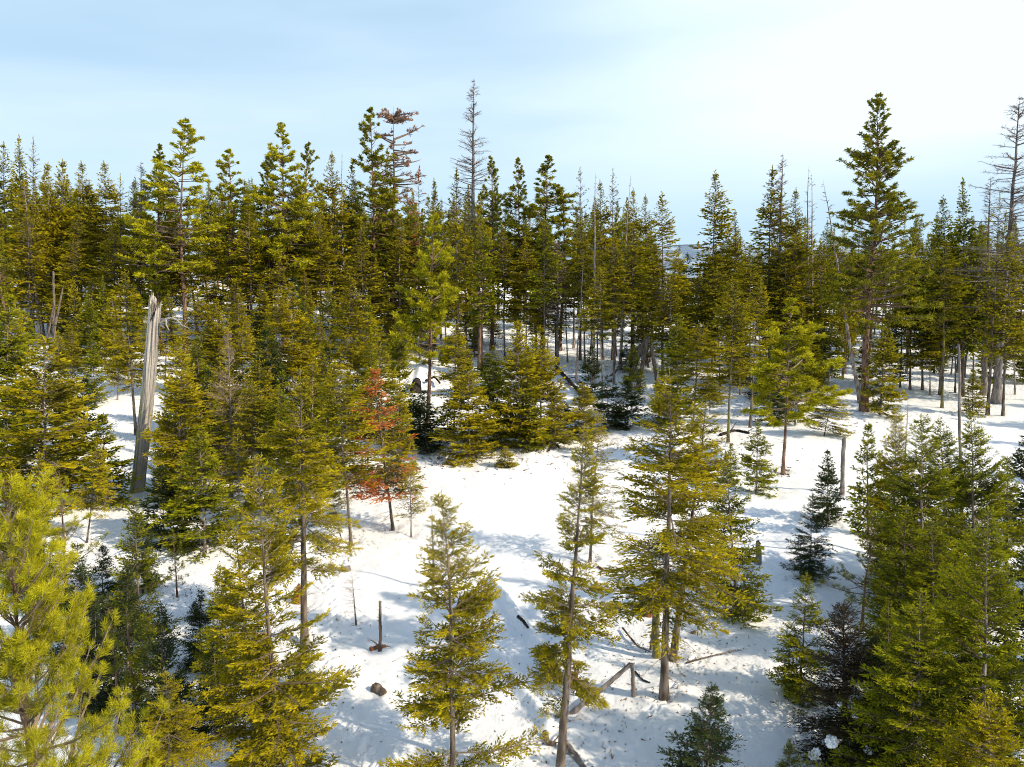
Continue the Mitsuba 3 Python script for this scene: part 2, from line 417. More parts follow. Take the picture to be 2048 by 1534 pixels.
def pine(seed, H, R, cb, r0, nb, tuft=0.2, nw=40, wid=0.008, sp2=0.22, power=0.75, el_top=0.9, el_bot=0.0, droop=0.1, up=0.25, ends=0.35, gap=0.12, limb=1.0, wob=0.012, env_fn=None, zmap=None, dead=6, lmax=0.6, keep=1.0, splay=0.75):
    rng = np.random.default_rng(seed)
    tm, tp = trunk_mesh(rng, H, r0, wob)
    m = MB()
    u = np.clip(np.sort(rng.random(nb)), 0, 1)
    az = rng.random(nb) * 2 * np.pi
    if env_fn is None:
        env = (1 - u) ** power * np.minimum(1, 0.6 + 2.0 * u) * (1 + 0.25 * np.sin(u * 23 + rng.random() * 6)) + 0.06
    else:
        env = env_fn(u, az, rng)
    z = (cb + (0.985 - cb) * u) * H
    if zmap is not None:
        z = zmap(u, z, H, rng)
    lob = 1 + 0.18 * np.cos(az * 1.0 - rng.random() * 6.28 + u * 4)
    L = np.maximum(R * env * lob * rng.uniform(0.65, 1.12, nb), 0.15 * R ** 0.5)
    el = el_bot + (el_top - el_bot) * u ** 1.2 + rng.normal(0, 0.16, nb)
    C = branch_curves(rng, on_trunk(tp, z), az, el, L, droop * rng.uniform(0.4, 1.5, nb), up * rng.uniform(0.4, 1.5, nb))
    ok = rng.random(nb) > gap
    for c, l in zip(C, L):
        m.tube(c[[0, 2, 4, 5]], np.array([1.0, 0.75, 0.45, 0.2]) * (0.008 + 0.014 * l) * limb, 3, uv=(rng.random(), 1.0), cap=False)
    C, L = C[ok], L[ok]
    n2 = np.maximum(2, (L * (1 - ends) / sp2).astype(int)) + 1
    bi = np.repeat(np.arange(len(L)), n2)
    s = np.concatenate([np.concatenate([ends + (1 - ends) * rng.random(k - 1), [1.0]]) for k in n2])
    P, T = lerp_curve(C, (bi, s))
    B = norm(np.cross(T, np.array([0, 0, 1.0])))
    sg = np.where(rng.random(len(s)) < 0.5, -1.0, 1.0)
    D = norm(T * 0.8 + B * (sg * rng.uniform(0.3, 1.0, len(s)) * (s < 0.999))[:, None] + np.array([0, 0, 0.3]) + rng.normal(0, 0.2, (len(s), 3)))
    l2 = np.minimum(0.35 * L[bi] * (1.1 - s) + 0.12, lmax) * rng.uniform(0.5, 1.1, len(s)) * np.where(s > 0.999, 0.2, 1)
    E = P + D * l2[:, None]
    m.twigs(P, E, 0.006 * limb, (0.4, 1.0))
    kk = rng.random(len(s)) < keep
    P, D, E, s = P[kk], D[kk], E[kk], s[kk]
    ci = np.repeat(np.arange(len(E)), nw)
    n = len(ci)
    back = rng.random(n) ** 1.5 * tuft * 0.7
    V = norm(D[ci] * 0.75 + splay * norm(rng.normal(size=(n, 3))) + np.array([0, 0, 0.10]))
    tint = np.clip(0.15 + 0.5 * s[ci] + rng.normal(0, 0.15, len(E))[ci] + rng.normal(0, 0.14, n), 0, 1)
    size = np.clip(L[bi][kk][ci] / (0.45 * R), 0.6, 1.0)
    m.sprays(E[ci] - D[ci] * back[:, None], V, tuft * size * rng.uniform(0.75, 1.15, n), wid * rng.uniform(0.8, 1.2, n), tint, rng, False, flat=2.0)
    if dead:
        zz = rng.uniform(0.12, max(cb, 0.2), dead) * H
        Cd = branch_curves(rng, on_trunk(tp, zz), rng.random(dead) * 6.28, rng.normal(0.05, 0.25, dead), R * rng.uniform(0.15, 0.5, dead), np.full(dead, 0.15), np.full(dead, 0.1))
        for c in Cd:
            m.tube(c[[0, 2, 4, 5]], np.array([1.0, 0.7, 0.4, 0.15]) * 0.014 * limb, 3, uv=(0.9, 1.0), cap=False)
    return tm, m


def bare(seed, H, R, cb, r0, nb, sub=10, power=0.7, el_top=0.6, el_bot=0.05, droop=0.12, up=0.18, twig=0.35, limb=1.0, top=1.0, wob=0.008, pow=0.85, sides=8, maxl=1.2):
    rng = np.random.default_rng(seed)
    tm, tp = trunk_mesh(rng, H, r0, wob, sides=sides, pow=pow)
    m = MB()
    u = np.sort(rng.random(nb))
    az = rng.random(nb) * 6.28
    z = (cb + (0.99 - cb) * u) * H
    L = R * ((1 - u) ** power + 0.05) * rng.uniform(0.35, 1.15, nb)
    C = branch_curves(rng, on_trunk(tp, z), az, el_bot + (el_top - el_bot) * u + rng.normal(0, 0.15, nb), L, droop * rng.uniform(0.3, 1.8, nb), up * rng.uniform(0.3, 1.8, nb))
    for c, l in zip(C, L):
        m.tube(c[[0, 2, 4, 5]], np.array([1.0, 0.75, 0.45, 0.2]) * (0.008 + 0.010 * l) * limb, 3, uv=(rng.random(), 1.0), cap=False)
    if sub:
        i = np.repeat(np.arange(nb), sub)
        s = rng.uniform(0.2, 1, len(i))
        P, T = lerp_curve(C, (i, s))
        D = norm(T * 0.8 + rng.normal(0, 0.55, (len(i), 3)))
        l = np.minimum(twig * L[i] * (1.15 - s) + 0.06 * R, maxl) * rng.uniform(0.5, 1.2, len(i))
        m.twigs(P, P + D * l[:, None], 0.0055 * limb, np.stack([rng.random(len(i)), 0 * l + (1.0)], 1))
        j = np.repeat(np.arange(len(i)), 2)
        Q = P[j] + D[j] * (l[j] * rng.uniform(0.3, 0.9, len(j)))[:, None]
        m.twigs(Q, Q + norm(D[j] + rng.normal(0, 0.6, (len(j), 3))) * (0.45 * l[j])[:, None], 0.004 * limb, np.stack([rng.random(len(j)), 0 * j + 1.0], 1))
    return tm, m


def umbrella(u, az, rng):
    e = np.where(np.cos(az) > -0.2, 0.45 + 0.6 * rng.random(len(u)), 0.12)
    return np.where(u > 0.55, 0.15 + 0.62 * rng.random(len(u)), e)


def umbrella_z(u, z, H, rng):
    return np.where(u > 0.55, H * (0.93 + 0.03 * rng.random(len(u))), H * (0.5 + 0.40 * u / 0.55))


# ---------------------------------------------------------------- templates: (trunk, crown, height, radius), near / middle / far
TPL = {}


def tpl(key, pair, H, R):
    v = np.vstack(pair[1].v)
    TPL[key] = (pair[0], pair[1], H, float(np.percentile(np.hypot(v[:, 0], v[:, 1]), 92 if key[:2] in ('pp', 'pt', 'pn', 'sn') else 97.5)))


N = dict(sp2=0.046, sprig=0.130, wid=0.034, sp3=0.044, smin=0.85)
M = dict(sp2=0.095, sprig=0.25, wid=0.080, sp3=0.11, limb=1.1, dz=0.20, smin=0.7)
F = dict(sp2=0.23, sprig=0.44, wid=0.17, sp3=0.26, limb=1.6, lmax=1.3, crossed=True, dz=0.28, smin=0.45)
for k, sd in (('a', 11), ('b', 12), ('c', 13)):
    tpl('fo_N' + k, fir(sd, 9, 2.1, 0.05, 0.13, 100, **N, power=0.8, droop=0.22, up=0.22, gap=0.06, dead=6), 9, 2.1)
    tpl('fm_N' + k, fir(sd + 20, 10.5, 1.9, 0.28, 0.20, 92, **N, droop=0.3, gap=0.06, dead=12, el_bot=-0.12, power=0.8), 10.5, 1.9)
    tpl('yd_N' + k, fir(sd + 40, 8, 2.0, 0.03, 0.12, 125, **N, droop=0.15, up=0.25, el_bot=0.1, gap=0.03, dead=4, dense=1.0, power=0.88), 8, 2.0)
    tpl('ds_N' + k, fir(sd + 60, 5, 1.45, 0.02, 0.075, 100, sp2=0.05, sprig=0.125, wid=0.036, sp3=0.055, droop=0.10, up=0.18, el_bot=-0.08, gap=0.04, dead=0, power=0.95), 5, 1.45)
    tpl('fo_M' + k, fir(sd + 100, 12, 2.2, 0.10, 0.16, 105, **M, gap=0.06, dead=8), 12, 2.2)
    tpl('fm_M' + k, fir(sd + 120, 14, 2.0, 0.30, 0.18, 100, **M, gap=0.12, dead=10, power=0.7, el_bot=-0.1), 14, 2.0)
    tpl('yd_M' + k, fir(sd + 140, 9, 2.0, 0.03, 0.13, 130, **M, droop=0.15, up=0.25, el_bot=0.1, gap=0.04, dead=0, power=0.8), 9, 2.0)
    tpl('ds_M' + k, fir(sd + 160, 6, 1.7, 0.02, 0.09, 90, **M, droop=0.1, el_bot=-0.05, gap=0.05, dead=0), 6, 1.7)
for k, sd in (('a', 211), ('b', 212), ('c', 213)):
    tpl('fo_F' + k, fir(sd, 20, 3.0, 0.20, 0.24, 165, **F, gap=0.05, dead=8, power=0.92, whorl=False), 20, 3.0)
    tpl('fm_F' + k, fir(sd + 20, 25, 3.2, 0.33, 0.28, 175, **F, gap=0.06, dead=14, power=0.85, el_bot=-0.15, whorl=False), 25, 3.2)
    tpl('fh_F' + k, fir(sd + 40, 26, 2.9, 0.46, 0.28, 120, **F, gap=0.10, dead=20, power=0.75, el_bot=-0.1, whorl=False), 26, 2.9)
    tpl('pp_F' + k, pine(sd + 60, 29, 3.6, 0.34, 0.34, 135, tuft=0.42, nw=14, wid=0.12, sp2=0.21, limb=1.8, lmax=1.2, dead=10, gap=0.05, el_bot=-0.15, power=0.80, splay=0.95), 29, 3.6)
    tpl('hd_F' + k, fir(sd + 80, 25, 2.8, 0.30, 0.26, 105, **F, gap=0.2, dead=18, bare_top=0.35, keep=0.6, power=0.65), 25, 2.8)
for k in 'ab':
    sd = 300 + ord(k)
    tpl('pp_M' + k, pine(sd, 15, 2.4, 0.30, 0.16, 100, tuft=0.34, nw=22, wid=0.06, sp2=0.12, limb=1.5, lmax=0.7, gap=0.06), 15, 2.4)
    tpl('ps_N' + k, pine(sd + 10, 6, 1.4, 0.18, 0.08, 46, tuft=0.19, nw=34, wid=0.012, sp2=0.16, limb=1.0, gap=0.05, dead=6, power=0.6, ends=0.4), 6, 1.4)
    tpl('sn_F' + k, bare(sd + 20, 28, 2.6, 0.30, 0.38, 190, sub=11, limb=2.1, el_bot=-0.05), 28, 2.6)
    tpl('sf_F' + k, bare(sd + 30, 24, 1.3, 0.45, 0.22, 40, sub=5, limb=2.0), 24, 1.3)
    tpl('lb_M' + k, bare(sd + 40, 11, 1.9, 0.16, 0.12, 130, sub=16, limb=1.1, el_bot=0.25, el_top=0.8, twig=0.5, power=0.75), 11, 1.9)
    tpl('rd_F' + k, fir(sd + 50, 22, 2.4, 0.25, 0.24, 80, **F, keep=0.35, gap=0.2, dead=16), 22, 2.4)
tpl('pt_Fa', pine(460, 33, 4.0, 0.26, 0.40, 250, tuft=0.34, nw=14, wid=0.085, sp2=0.15, limb=1.7, lmax=1.1, dead=10, gap=0.04, el_bot=-0.12, el_top=1.0, power=0.72, splay=0.95), 33, 4.0)
tpl('rd_Ma', fir(401, 10.5, 1.7, 0.24, 0.15, 120, sp2=0.085, sprig=0.22, wid=0.06, sp3=0.10, keep=0.8, gap=0.06, dead=14, limb=1.2), 10.5, 1.7)
tpl('hd_Na', fir(402, 9, 1.5, 0.20, 0.12, 90, **N, keep=0.4, gap=0.15, dead=14), 9, 1.5)
tpl('hd_Ma', fir(403, 10, 1.6, 0.20, 0.13, 85, **M, keep=0.5, gap=0.15, dead=14), 10, 1.6)
tpl('pn_Na', pine(404, 11.6, 2.6, 0.08, 0.12, 215, tuft=0.18, nw=50, wid=0.0075, sp2=0.08, limb=1.0, lmax=0.5, power=0.6, el_bot=0.15, el_top=0.95, up=0.3, gap=0.02, ends=0.22, dead=4), 11.6, 2.6)
tpl('um_Fa', pine(406, 30, 4.2, 0.45, 0.40, 95, tuft=0.45, nw=9, wid=0.11, sp2=0.30, limb=2.6, lmax=1.2, env_fn=umbrella, zmap=umbrella_z, el_top=0.40, el_bot=0.05, up=0.1, keep=1.0, dead=4), 30, 4.2)
tpl('sb_Na', bare(407, 2.0, 0.5, 0.12, 0.028, 26, sub=4, limb=0.6), 2.0, 0.5)
tpl('th_Na', bare(408, 4.0, 0.7, 0.2, 0.05, 30, sub=5, limb=0.7), 4.0, 0.7)
tpl('bb_Na', fir(409, 4.6, 1.9, 0.02, 0.09, 190, sp2=0.06, sprig=0.16, wid=0.024, sp3=0.08, keep=0.8, gap=0.0, dead=0, droop=0.35, power=0.75, limb=1.0), 4.2, 2.4)

COL = {'fo': 'needles_yellow', 'fm': 'needles_yellow', 'yd': 'needles_yellow', 'ds': 'needles_dark', 'fh': 'needles_olive', 'pp': 'needles_tallpine', 'pt': 'needles_tallpine', 'ps': 'needles_pine', 'pn': 'needles_pine', 'hd': 'needles_olive',
       'sn': 'twigs_grey', 'sf': 'twigs_grey', 'sb': 'twigs_brown', 'th': 'twigs_grey', 'lb': 'twigs_brown', 'rd': 'needles_dying', 'um': 'needles_rust', 'bb': 'twigs_black'}
CNAME = {'Y': 'needles_yellow', 'G': 'needles_green', 'D': 'needles_dark', 'O': 'needles_olive', 'P': 'needles_pine', 'R': 'needles_red', 'T': 'needles_tallpine', 'B': 'twigs_brown', 'U': 'needles_rust', 'X': 'needles_dying', 'K': 'twigs_black'}
BARK = {'pp': 'bark_pine', 'pt': 'bark_pine', 'ps': 'bark_pine', 'pn': 'bark_pine', 'um': 'bark_pine', 'sn': 'bark_grey', 'sf': 'bark_pale', 'lb': 'bark_grey', 'th': 'bark_grey', 'bb': 'wood_black', 'yd': 'bark_pale', 'fo': 'bark_fir', 'fm': 'bark_fir', 'rd': 'bark_fir'}
NAME = {'fo': 'fir_tree', 'fm': 'fir_tree', 'fh': 'fir_tree', 'yd': 'young_fir', 'ds': 'young_spruce', 'pp': 'pine_tree', 'pt': 'pine_tree', 'ps': 'young_pine', 'pn': 'pine_tree', 'hd': 'dying_fir', 'sn': 'dead_tree', 'sf': 'dead_tree', 'sb': 'dead_sapling', 'th': 'dead_sapling', 'lb': 'bare_tree',
        'rd': 'dying_fir', 'um': 'dead_pine', 'bb': 'dead_fir'}
FILES, COUNT, RNG = {}, {}, np.random.default_rng(7)


def numbered(name):
    k = COUNT.get(name, 0)
    COUNT[name] = k + 1
    return name if k == 0 else f'{name}_{k:03d}'


def group_for(tk, part, bsdf):
    key = f'shapes_{tk}_{part}_{bsdf}'
    if key not in scene:
        if (tk, part) not in FILES:
            FILES[tk, part] = TPL[tk][0 if part == 'trunk' else 1].shape(bsdf, smooth=(part == 'trunk'))
        scene[key] = {'type': 'shapegroup', 'mesh': {**FILES[tk, part], 'bsdf': {'type': 'ref', 'id': bsdf}}}
    return key


def lod(dist):
    return 'N' if dist < 38 else ('M' if dist < 72 else 'F')


def pick(kind, dist, vis=None):
    for l in {'N': 'NMF', 'M': 'MNF', 'F': 'FMN'}[lod(dist)]:
        c = sorted(k for k in TPL if k.startswith(f'{kind}_{l}'))
        if c:
            return c[RNG.integers(len(c))]
    raise KeyError(kind)


PLACED = []


def plant(kind, base, top, radius, label, cat=None, col=None, group=None, brk=None, rot=None, name=None):
    """One tree from base point to top point (lean included)."""
    tk = pick(kind, float(np.hypot(base[0], base[1])))
    H, R = TPL[tk][2], TPL[tk][3]
    up = top - base
    h = np.linalg.norm(up)
    up = up / h
    a = RNG.uniform(0, 2 * np.pi) if rot is None else rot
    x = np.array([math.cos(a), math.sin(a), 0])
    x = norm(x - up * (x @ up))
    y = np.cross(up, x)
    s = radius / R
    Mx = np.eye(4)
    e = RNG.uniform(-0.14, 0.14)
    Mx[:3, 0], Mx[:3, 1], Mx[:3, 2], Mx[:3, 3] = x * s * (1 + e), y * s * (1 - e), up * h / H, base
    tw = T4(Mx)
    # the trunk keeps a girth in proportion to the height
    st = (h / H) ** 1.0
    Mt = Mx.copy()
    Mt[:3, 0], Mt[:3, 1] = x * st, y * st
    key = numbered(name or NAME[kind])
    bs = brk or BARK.get(kind, 'bark_fir')
    if name and bs == 'bark_fir' and RNG.random() < 0.3:
        bs = 'bark_pale'
    fo = CNAME[col] if col else COL[kind]
    scene[key + '__trunk'] = {'type': 'instance', 'to_world': T4(Mt), 'g': {'type': 'ref', 'id': group_for(tk, 'trunk', bs)}}
    scene[key + '__crown'] = {'type': 'instance', 'to_world': tw, 'g': {'type': 'ref', 'id': group_for(tk, 'crown', fo)}}
    labels[key] = {'label': label, 'category': cat or 'tree'}
    if group:
        labels[key]['group'] = group
    PLACED.append((base[:2], radius, h))
    return key


def tree(kind, xb, yb, xt, yt, w, label, col=None, **kw):
    b = at(xb, yb)
    d = ray(xt, yt)
    t = (b[1]) / d[1]
    top = ORG + t * d
    top[1] = b[1]
    zc = b @ FWD + (-ORG @ FWD)
    mid = 0.5 * (b + top) - ORG
    rad = 0.5 * w / FPX * (mid @ FWD)
    b = b.copy()
    dist = math.hypot(b[0], b[1])
    if dist < 60:
        WELLS.append((b[:2], 0.45, 0.16))
        if yb < 1534:
            FEET.append((xb, yb))
    if kind in ('fo', 'fm', 'fh', 'hd', 'yd', 'ds') and dist > 68:
        rad *= 0.86
    TREES.append((kind, b, top, rad, label, col, kw))


TREES, FEET = [], []
# ---------------------------------------------------------------- trees: kind, foot x y, top x y (photo pixels), crown width, label
# foreground
tree('pn', 120, 2148, 8, 955, 430, 'big bright yellow-green long-needled pine filling the bottom left corner', rot=0.4)
tree('yd', 250, 1990, 262, 1462, 150, 'pointed young yellow fir at the foot of the bright corner pine', col='Y')
tree('fo', 905, 1600, 882, 986, 290, 'tall open fir in the middle of the bottom edge, standing alone on snow', rot=0.9)
tree('fm', 1118, 1575, 1168, 852, 195, 'slender right-leaning fir with a bare dark lower trunk beside the fallen pole', rot=2.0)
tree('hd', 1180, 1120, 1202, 826, 150, 'half dead fir with brown twigs on top, just behind the leaning slender fir', col='Y')
tree('fm', 1328, 1397, 1338, 742, 285, 'tall dense fir with bare grey trunk at the right of the clearing', rot=1.0)
tree('fm', 1346, 1312, 1412, 800, 215, 'fir with tilted thin trunk just right of the tall clearing fir', col='Y')
tree('ds', 1475, 1222, 1452, 905, 165, 'dark young fir reaching the snow at the right end of the clearing clump', col='G')
tree('ds', 1412, 1610, 1424, 1372, 185, 'dark green young spruce cut by the bottom edge, right of the slender fir', col='D')
tree('ds', 1598, 1398, 1612, 1148, 140, 'open young spruce standing left of the snow-covered dead fir', col='G')
tree('bb', 1692, 1540, 1688, 1240, 215, 'black dead bushy fir with snow lumps at bottom right')
tree('yd', 1840, 1640, 1842, 1180, 290, 'broad green young fir right of the snow-covered dead fir', col='G')
tree('yd', 1968, 1640, 1978, 1015, 250, 'tall green fir with pale stem showing near the right edge', col='G')
tree('ds', 1775, 1560, 1752, 1270, 200, 'small dark fir squeezed between the dead fir and the broad green fir', col='D')
tree('yd', 1780, 1500, 1778, 1195, 130, 'slim green fir on the left flank of the broad green fir', col='G')
tree('yd', 1990, 1800, 1975, 1385, 330, 'bright yellow bushy fir cut off by the bottom right corner', col='Y')
tree('ds', 1580, 1590, 1580, 1480, 70, 'small thin spruce sapling at the bottom edge beside the black dead fir', col='G')
tree('ps', 1622, 1585, 1622, 1500, 42, 'tiny bright yellow pine tip poking in at the bottom edge', col='P')
tree('sb', 1905, 1660, 1912, 1480, 120, 'bare whitish twiggy sapling in front of the bright corner fir', col='U')
# right clump
tree('yd', 1783, 1170, 1792, 815, 165, 'sunny fir at the left top of the big right clump', col='Y')
tree('yd', 1845, 1250, 1842, 830, 230, 'large dense fir in the middle of the big right clump', col='G')
tree('yd', 1893, 1180, 1880, 838, 165, 'fir with sharp tip just right of the middle of the right clump', col='G')
tree('yd', 1948, 1230, 1942, 826, 180, 'fir right of the broken pole in the right clump', col='G')
tree('ds', 1737, 1075, 1737, 850, 95, 'small pale-tipped fir on the upper left of the right clump', col='G')
tree('ps', 1724, 1252, 1748, 1025, 150, 'dark olive pine with bare thin stem on the left of the right clump', col='T')
tree('ds', 2012, 1200, 2014, 915, 130, 'thin fir at the right edge beside the right clump', col='G')
tree('ds', 2062, 1080, 2052, 870, 120, 'very dark fir cut by the right edge above the lower snow strip', col='D')
tree('ds', 2075, 1480, 2062, 1085, 200, 'dark shaded fir cut by the right edge, lower half', col='D')
tree('yd', 1900, 1460, 1905, 1130, 210, 'dense green fir between the upper and lower parts of the right clump', col='G')
tree('ds', 1800, 1330, 1812, 1010, 190, 'shadowed fir low in the left half of the right clump', col='G')
tree('yd', 1868, 1360, 1862, 1040, 190, 'green fir with long side branches low in the middle of the right clump', col='G')
tree('sf', 1805, 1120, 1815, 792, 60, 'thin grey dead spire rising out of the right clump')
# snow lane
tree('ds', 1617, 1157, 1625, 988, 98, 'dark open spruce alone in the middle of the snow lane', col='D')
tree('ds', 1655, 1042, 1655, 902, 76, 'dark compact spruce beside the broken dark post', col='D')
tree('ds', 1512, 987, 1516, 845, 84, 'half-lit spruce at the top of the snow lane, left side', col='G')
tree('ds', 1460, 965, 1462, 888, 44, 'little pale fir behind the clearing clump', col='G')
tree('pp', 1566, 945, 1582, 598, 195, 'bushy bright pine with bare straight trunk above the snow lane', col='P')
tree('fo', 1648, 872, 1672, 770, 95, 'small crooked tree with splayed stems above the snow lane', col='O')
# left of the clearing
tree('fm', 609, 1287, 601, 735, 250, 'tall yellow fir with pale upper stem, left edge of the clearing', rot=0.3)
tree('fo', 562, 1580, 510, 912, 270, 'large bushy yellow fir whose trunk meets the bottom edge', col='Y', rot=2.2)
tree('fo', 515, 1560, 470, 1010, 190, 'yellow fir pressed against the left side of the large bushy fir', col='Y')
tree('fm', 702, 1086, 672, 722, 180, 'yellow fir with clean curved trunk left of the rust-red fir', col='Y')
tree('rd', 786, 1056, 748, 738, 150, 'half dead fir with rust-red needles at the clearing', col='X')
tree('fm', 772, 980, 762, 688, 125, 'olive fir just behind the rust-red fir', col='O')
tree('hd', 822, 1070, 822, 918, 70, 'thin sparse young fir right of the rust-red fir', col='Y')
tree('sb', 712, 1244, 703, 1145, 56, 'little bare dead sapling standing in the snow left of the lone fir')
tree('th', 866, 1180, 864, 985, 40, 'thin bare stem behind the lone open fir')
tree('ds', 603, 1392, 606, 1280, 84, 'small bright fir close to the footprints', col='G')
tree('ds', 391, 1242, 390, 1202, 38, 'tiny fir on the snow bank at the left', col='D')
tree('fm', 683, 1075, 655, 960, 60, 'short stunted fir with tilted stem beside the curved-trunk fir', col='O')
tree('yd', 455, 1350, 440, 1130, 150, 'dark green fir low behind the large bushy fir', col='G')
# left side
tree('yd', 410, 1102, 397, 853, 160, 'dense green fir right of the pale broken trunk, near its foot', col='G')
tree('lb', 462, 992, 455, 662, 125, 'leafless brown tree with fine upturned twigs left of the tall yellow fir', rot=0.5)
tree('fm', 272, 870, 250, 541, 130, 'golden fir left of the pale broken trunk', col='Y')
tree('yd', 92, 1015, 90, 676, 230, 'broad yellow fir at the left, below the forked dead tree', col='Y')
tree('yd', 12, 930, 20, 592, 180, 'green fir cut by the left edge, mid height', col='G')
tree('yd', 354, 1010, 362, 678, 110, 'yellow fir with pale stem directly right of the pale broken trunk', col='Y')
tree('fm', 376, 1010, 366, 745, 145, 'yellow fir partly behind the dense green fir', col='Y')
tree('yd', 340, 985, 338, 800, 85, 'low fir at the foot of the pale broken trunk', col='G')
tree('fm', 560, 850, 557, 578, 150, 'left of the twin golden firs in front of the dark forest', col='Y')
tree('yd', 588, 840, 580, 568, 160, 'right of the twin golden firs in front of the dark forest', col='Y')
tree('fm', 400, 800, 395, 583, 115, 'bright fir behind the bleached branch of the pale trunk', col='Y')
tree('yd', 440, 800, 432, 598, 95, 'small bright fir left of the leafless brown tree, higher up', col='Y')
tree('fm', 700, 820, 700, 553, 140, 'golden fir against the dark forest, right of the twin firs', col='Y')
tree('fm', 173, 1080, 198, 880, 92, 'bent young fir with thin stem in the left snow', col='Y')
tree('ps', 133, 1205, 118, 940, 130, 'young bright pine with visible side branches, left snow', col='P')
tree('ds', 280, 1275, 268, 1000, 130, 'young fir with yellow top and dark skirt in the left snow', col='G')
tree('ps', 354, 1188, 346, 1058, 70, 'small thin pine in the left snow near the tiny fir', col='T')
tree('ds', 204, 1250, 206, 1088, 105, 'pale green spruce behind the bright corner pine', col='D')
tree('ds', 325, 1520, 322, 1205, 145, 'dark spruce with a single upright leader near the bottom left', col='D')
tree('ps', 238, 1460, 222, 1235, 80, 'slim dark pine, left of a pair near the corner pine', col='T')
tree('ps', 272, 1450, 252, 1210, 78, 'slim pine, right of a pair near the corner pine', col='T')
tree('sb', 213, 1300, 217, 1200, 40, 'small dead rust-brown sapling behind the corner pine', col='U')
tree('fm', 345, 1680, 332, 1345, 170, 'fir with sunny side branches at the bottom, left of the large bushy fir', col='Y')
tree('ds', 214, 1010, 206, 830, 120, 'dark fir behind the bent young fir', col='G')
tree('ds', 165, 905, 168, 758, 85, 'dark fir beside the broad yellow fir', col='D')
tree('ds', 440, 910, 442, 765, 85, 'bluish green fir behind the leafless brown tree', col='G')
tree('ds', 150, 702, 145, 676, 26, 'tiny fir between the two fallen logs at the left', col='D')
tree('fm', 500, 1000, 505, 760, 130, 'shaded fir between the leafless brown tree and the tall yellow fir', col='O')
tree('ds', 555, 900, 530, 660, 120, 'shaded dark fir under the twin golden firs', col='D')
tree('fo', 648, 900, 640, 690, 100, 'shaded fir behind the tall yellow fir, right side', col='O')
tree('ds', 330, 1095, 322, 935, 110, 'dark fir in the shade below the pale broken trunk', col='D')
tree('ds', 40, 1180, 45, 980, 120, 'dark fir behind the bright corner pine near the left edge', col='D')
# middle
tree('yd', 940, 918, 938, 733, 140, 'dense young fir at the left front of the middle group', col='Y')
tree('yd', 1040, 895, 1036, 642, 140, 'tallest fir of the middle group', col='Y')
tree('yd', 1082, 890, 1080, 655, 112, 'slim fir at the right of the middle group', col='Y')
tree('yd', 990, 890, 986, 722, 105, 'fir between the left front and tallest firs of the middle group', col='G')
tree('fm', 908, 882, 910, 646, 95, 'slim high-stemmed fir left behind the middle group', col='Y')
tree('ds', 852, 898, 848, 782, 120, 'dark spruce at the foot of the clumpy pine', col='D')
tree('ds', 826, 880, 826, 790, 80, 'dark spruce touching the snowy log end', col='D')
tree('ds', 896, 880, 894, 800, 52, 'thin pale spruce left of the middle group', col='D')
tree('ds', 1010, 936, 1010, 893, 52, 'low yellow bush-like fir in front of the middle group', col='Y')
tree('ds', 898, 930, 898, 915, 26, 'tiny yellow seedling left of the low bush-like fir', col='Y')
tree('ds', 826, 942, 824, 922, 30, 'tiny yellow seedling right of the rust-red fir', col='Y')
tree('ds', 1125, 880, 1122, 790, 66, 'dark small fir at the right end of the middle group', col='D')
tree('pp', 855, 855, 868, 430, 120, 'clumpy bright pine with long bare trunk in front of the forest', col='P')
tree('yd', 1168, 880, 1166, 766, 92, 'small bright fir above the half dead fir', col='Y')
tree('ds', 1216, 860, 1214, 752, 90, 'dark fir right of the small bright fir', col='D')
tree('ds', 1256, 858, 1252, 762, 90, 'dark fir left of the tall clearing fir', col='D')
tree('yd', 1352, 850, 1356, 628, 125, 'green fir with fine spire behind the tall clearing fir', col='G')
tree('fm', 1384, 870, 1402, 648, 135, 'yellow fir right of the fine-spired fir', col='Y')
tree('fm', 1456, 885, 1464, 556, 135, 'high fir with mossy trunk above the clearing clump', col='O', brk='bark_mossy')
tree('fm', 1500, 855, 1522, 556, 110, 'bright tiered fir right of the mossy-trunked fir', col='Y')
tree('ds', 1560, 830, 1545, 700, 90, 'shaded fir left of the bushy bright pine', col='D')
tree('ds', 1760, 830, 1770, 640, 110, 'shaded young fir at the foot of the tallest pine', col='O')
tree('ds', 1945, 830, 1945, 740, 66, 'small dark fir between trunks at the right edge of the forest', col='O')
tree('ds', 1255, 745, 1252, 690, 40, 'little dark fir in the snow under the forest, middle', col='D')
# skyline
tree('pt', 1728, 822, 1752, 180, 175, 'tallest green pine with thick bare trunk at the right', rot=0.2)
tree('sn', 952, 700, 948, 156, 112, 'tall bare grey dead tree above the middle of the skyline')
tree('um', 783, 700, 787, 212, 125, 'dead rust-topped pine with flat spreading crown')
tree('pp', 744, 705, 740, 210, 140, 'tall pine just left of the flat-topped dead pine')
tree('fo', 776, 700, 775, 300, 130, 'dark fir in front of the flat-topped dead pine', col='O')
tree('rd', 842, 700, 838, 335, 88, 'reddish dying fir right of the flat-topped dead pine', col='X')
tree('fo', 870, 700, 868, 360, 84, 'slim fir between the reddish dying fir and the bare grey tree', col='O')
tree('fo', 914, 700, 914, 338, 92, 'fir just left of the tall bare grey tree', col='O')
tree('pp', 984, 700, 982, 308, 86, 'pine just right of the tall bare grey tree')
tree('pp', 1036, 705, 1037, 314, 95, 'knobbly pine left of the broad round-topped pine')
tree('pp', 1084, 705, 1096, 309, 155, 'broad round-topped pine right of the middle')
tree('hd', 1160, 720, 1160, 338, 78, 'fir with bare fan-shaped grey top, right of the round-topped pine')
tree('sf', 1186, 765, 1191, 344, 36, 'bare dead pole between two firs right of the round-topped pine')
tree('fm', 1205, 720, 1200, 362, 95, 'fir right of the bare dead pole')
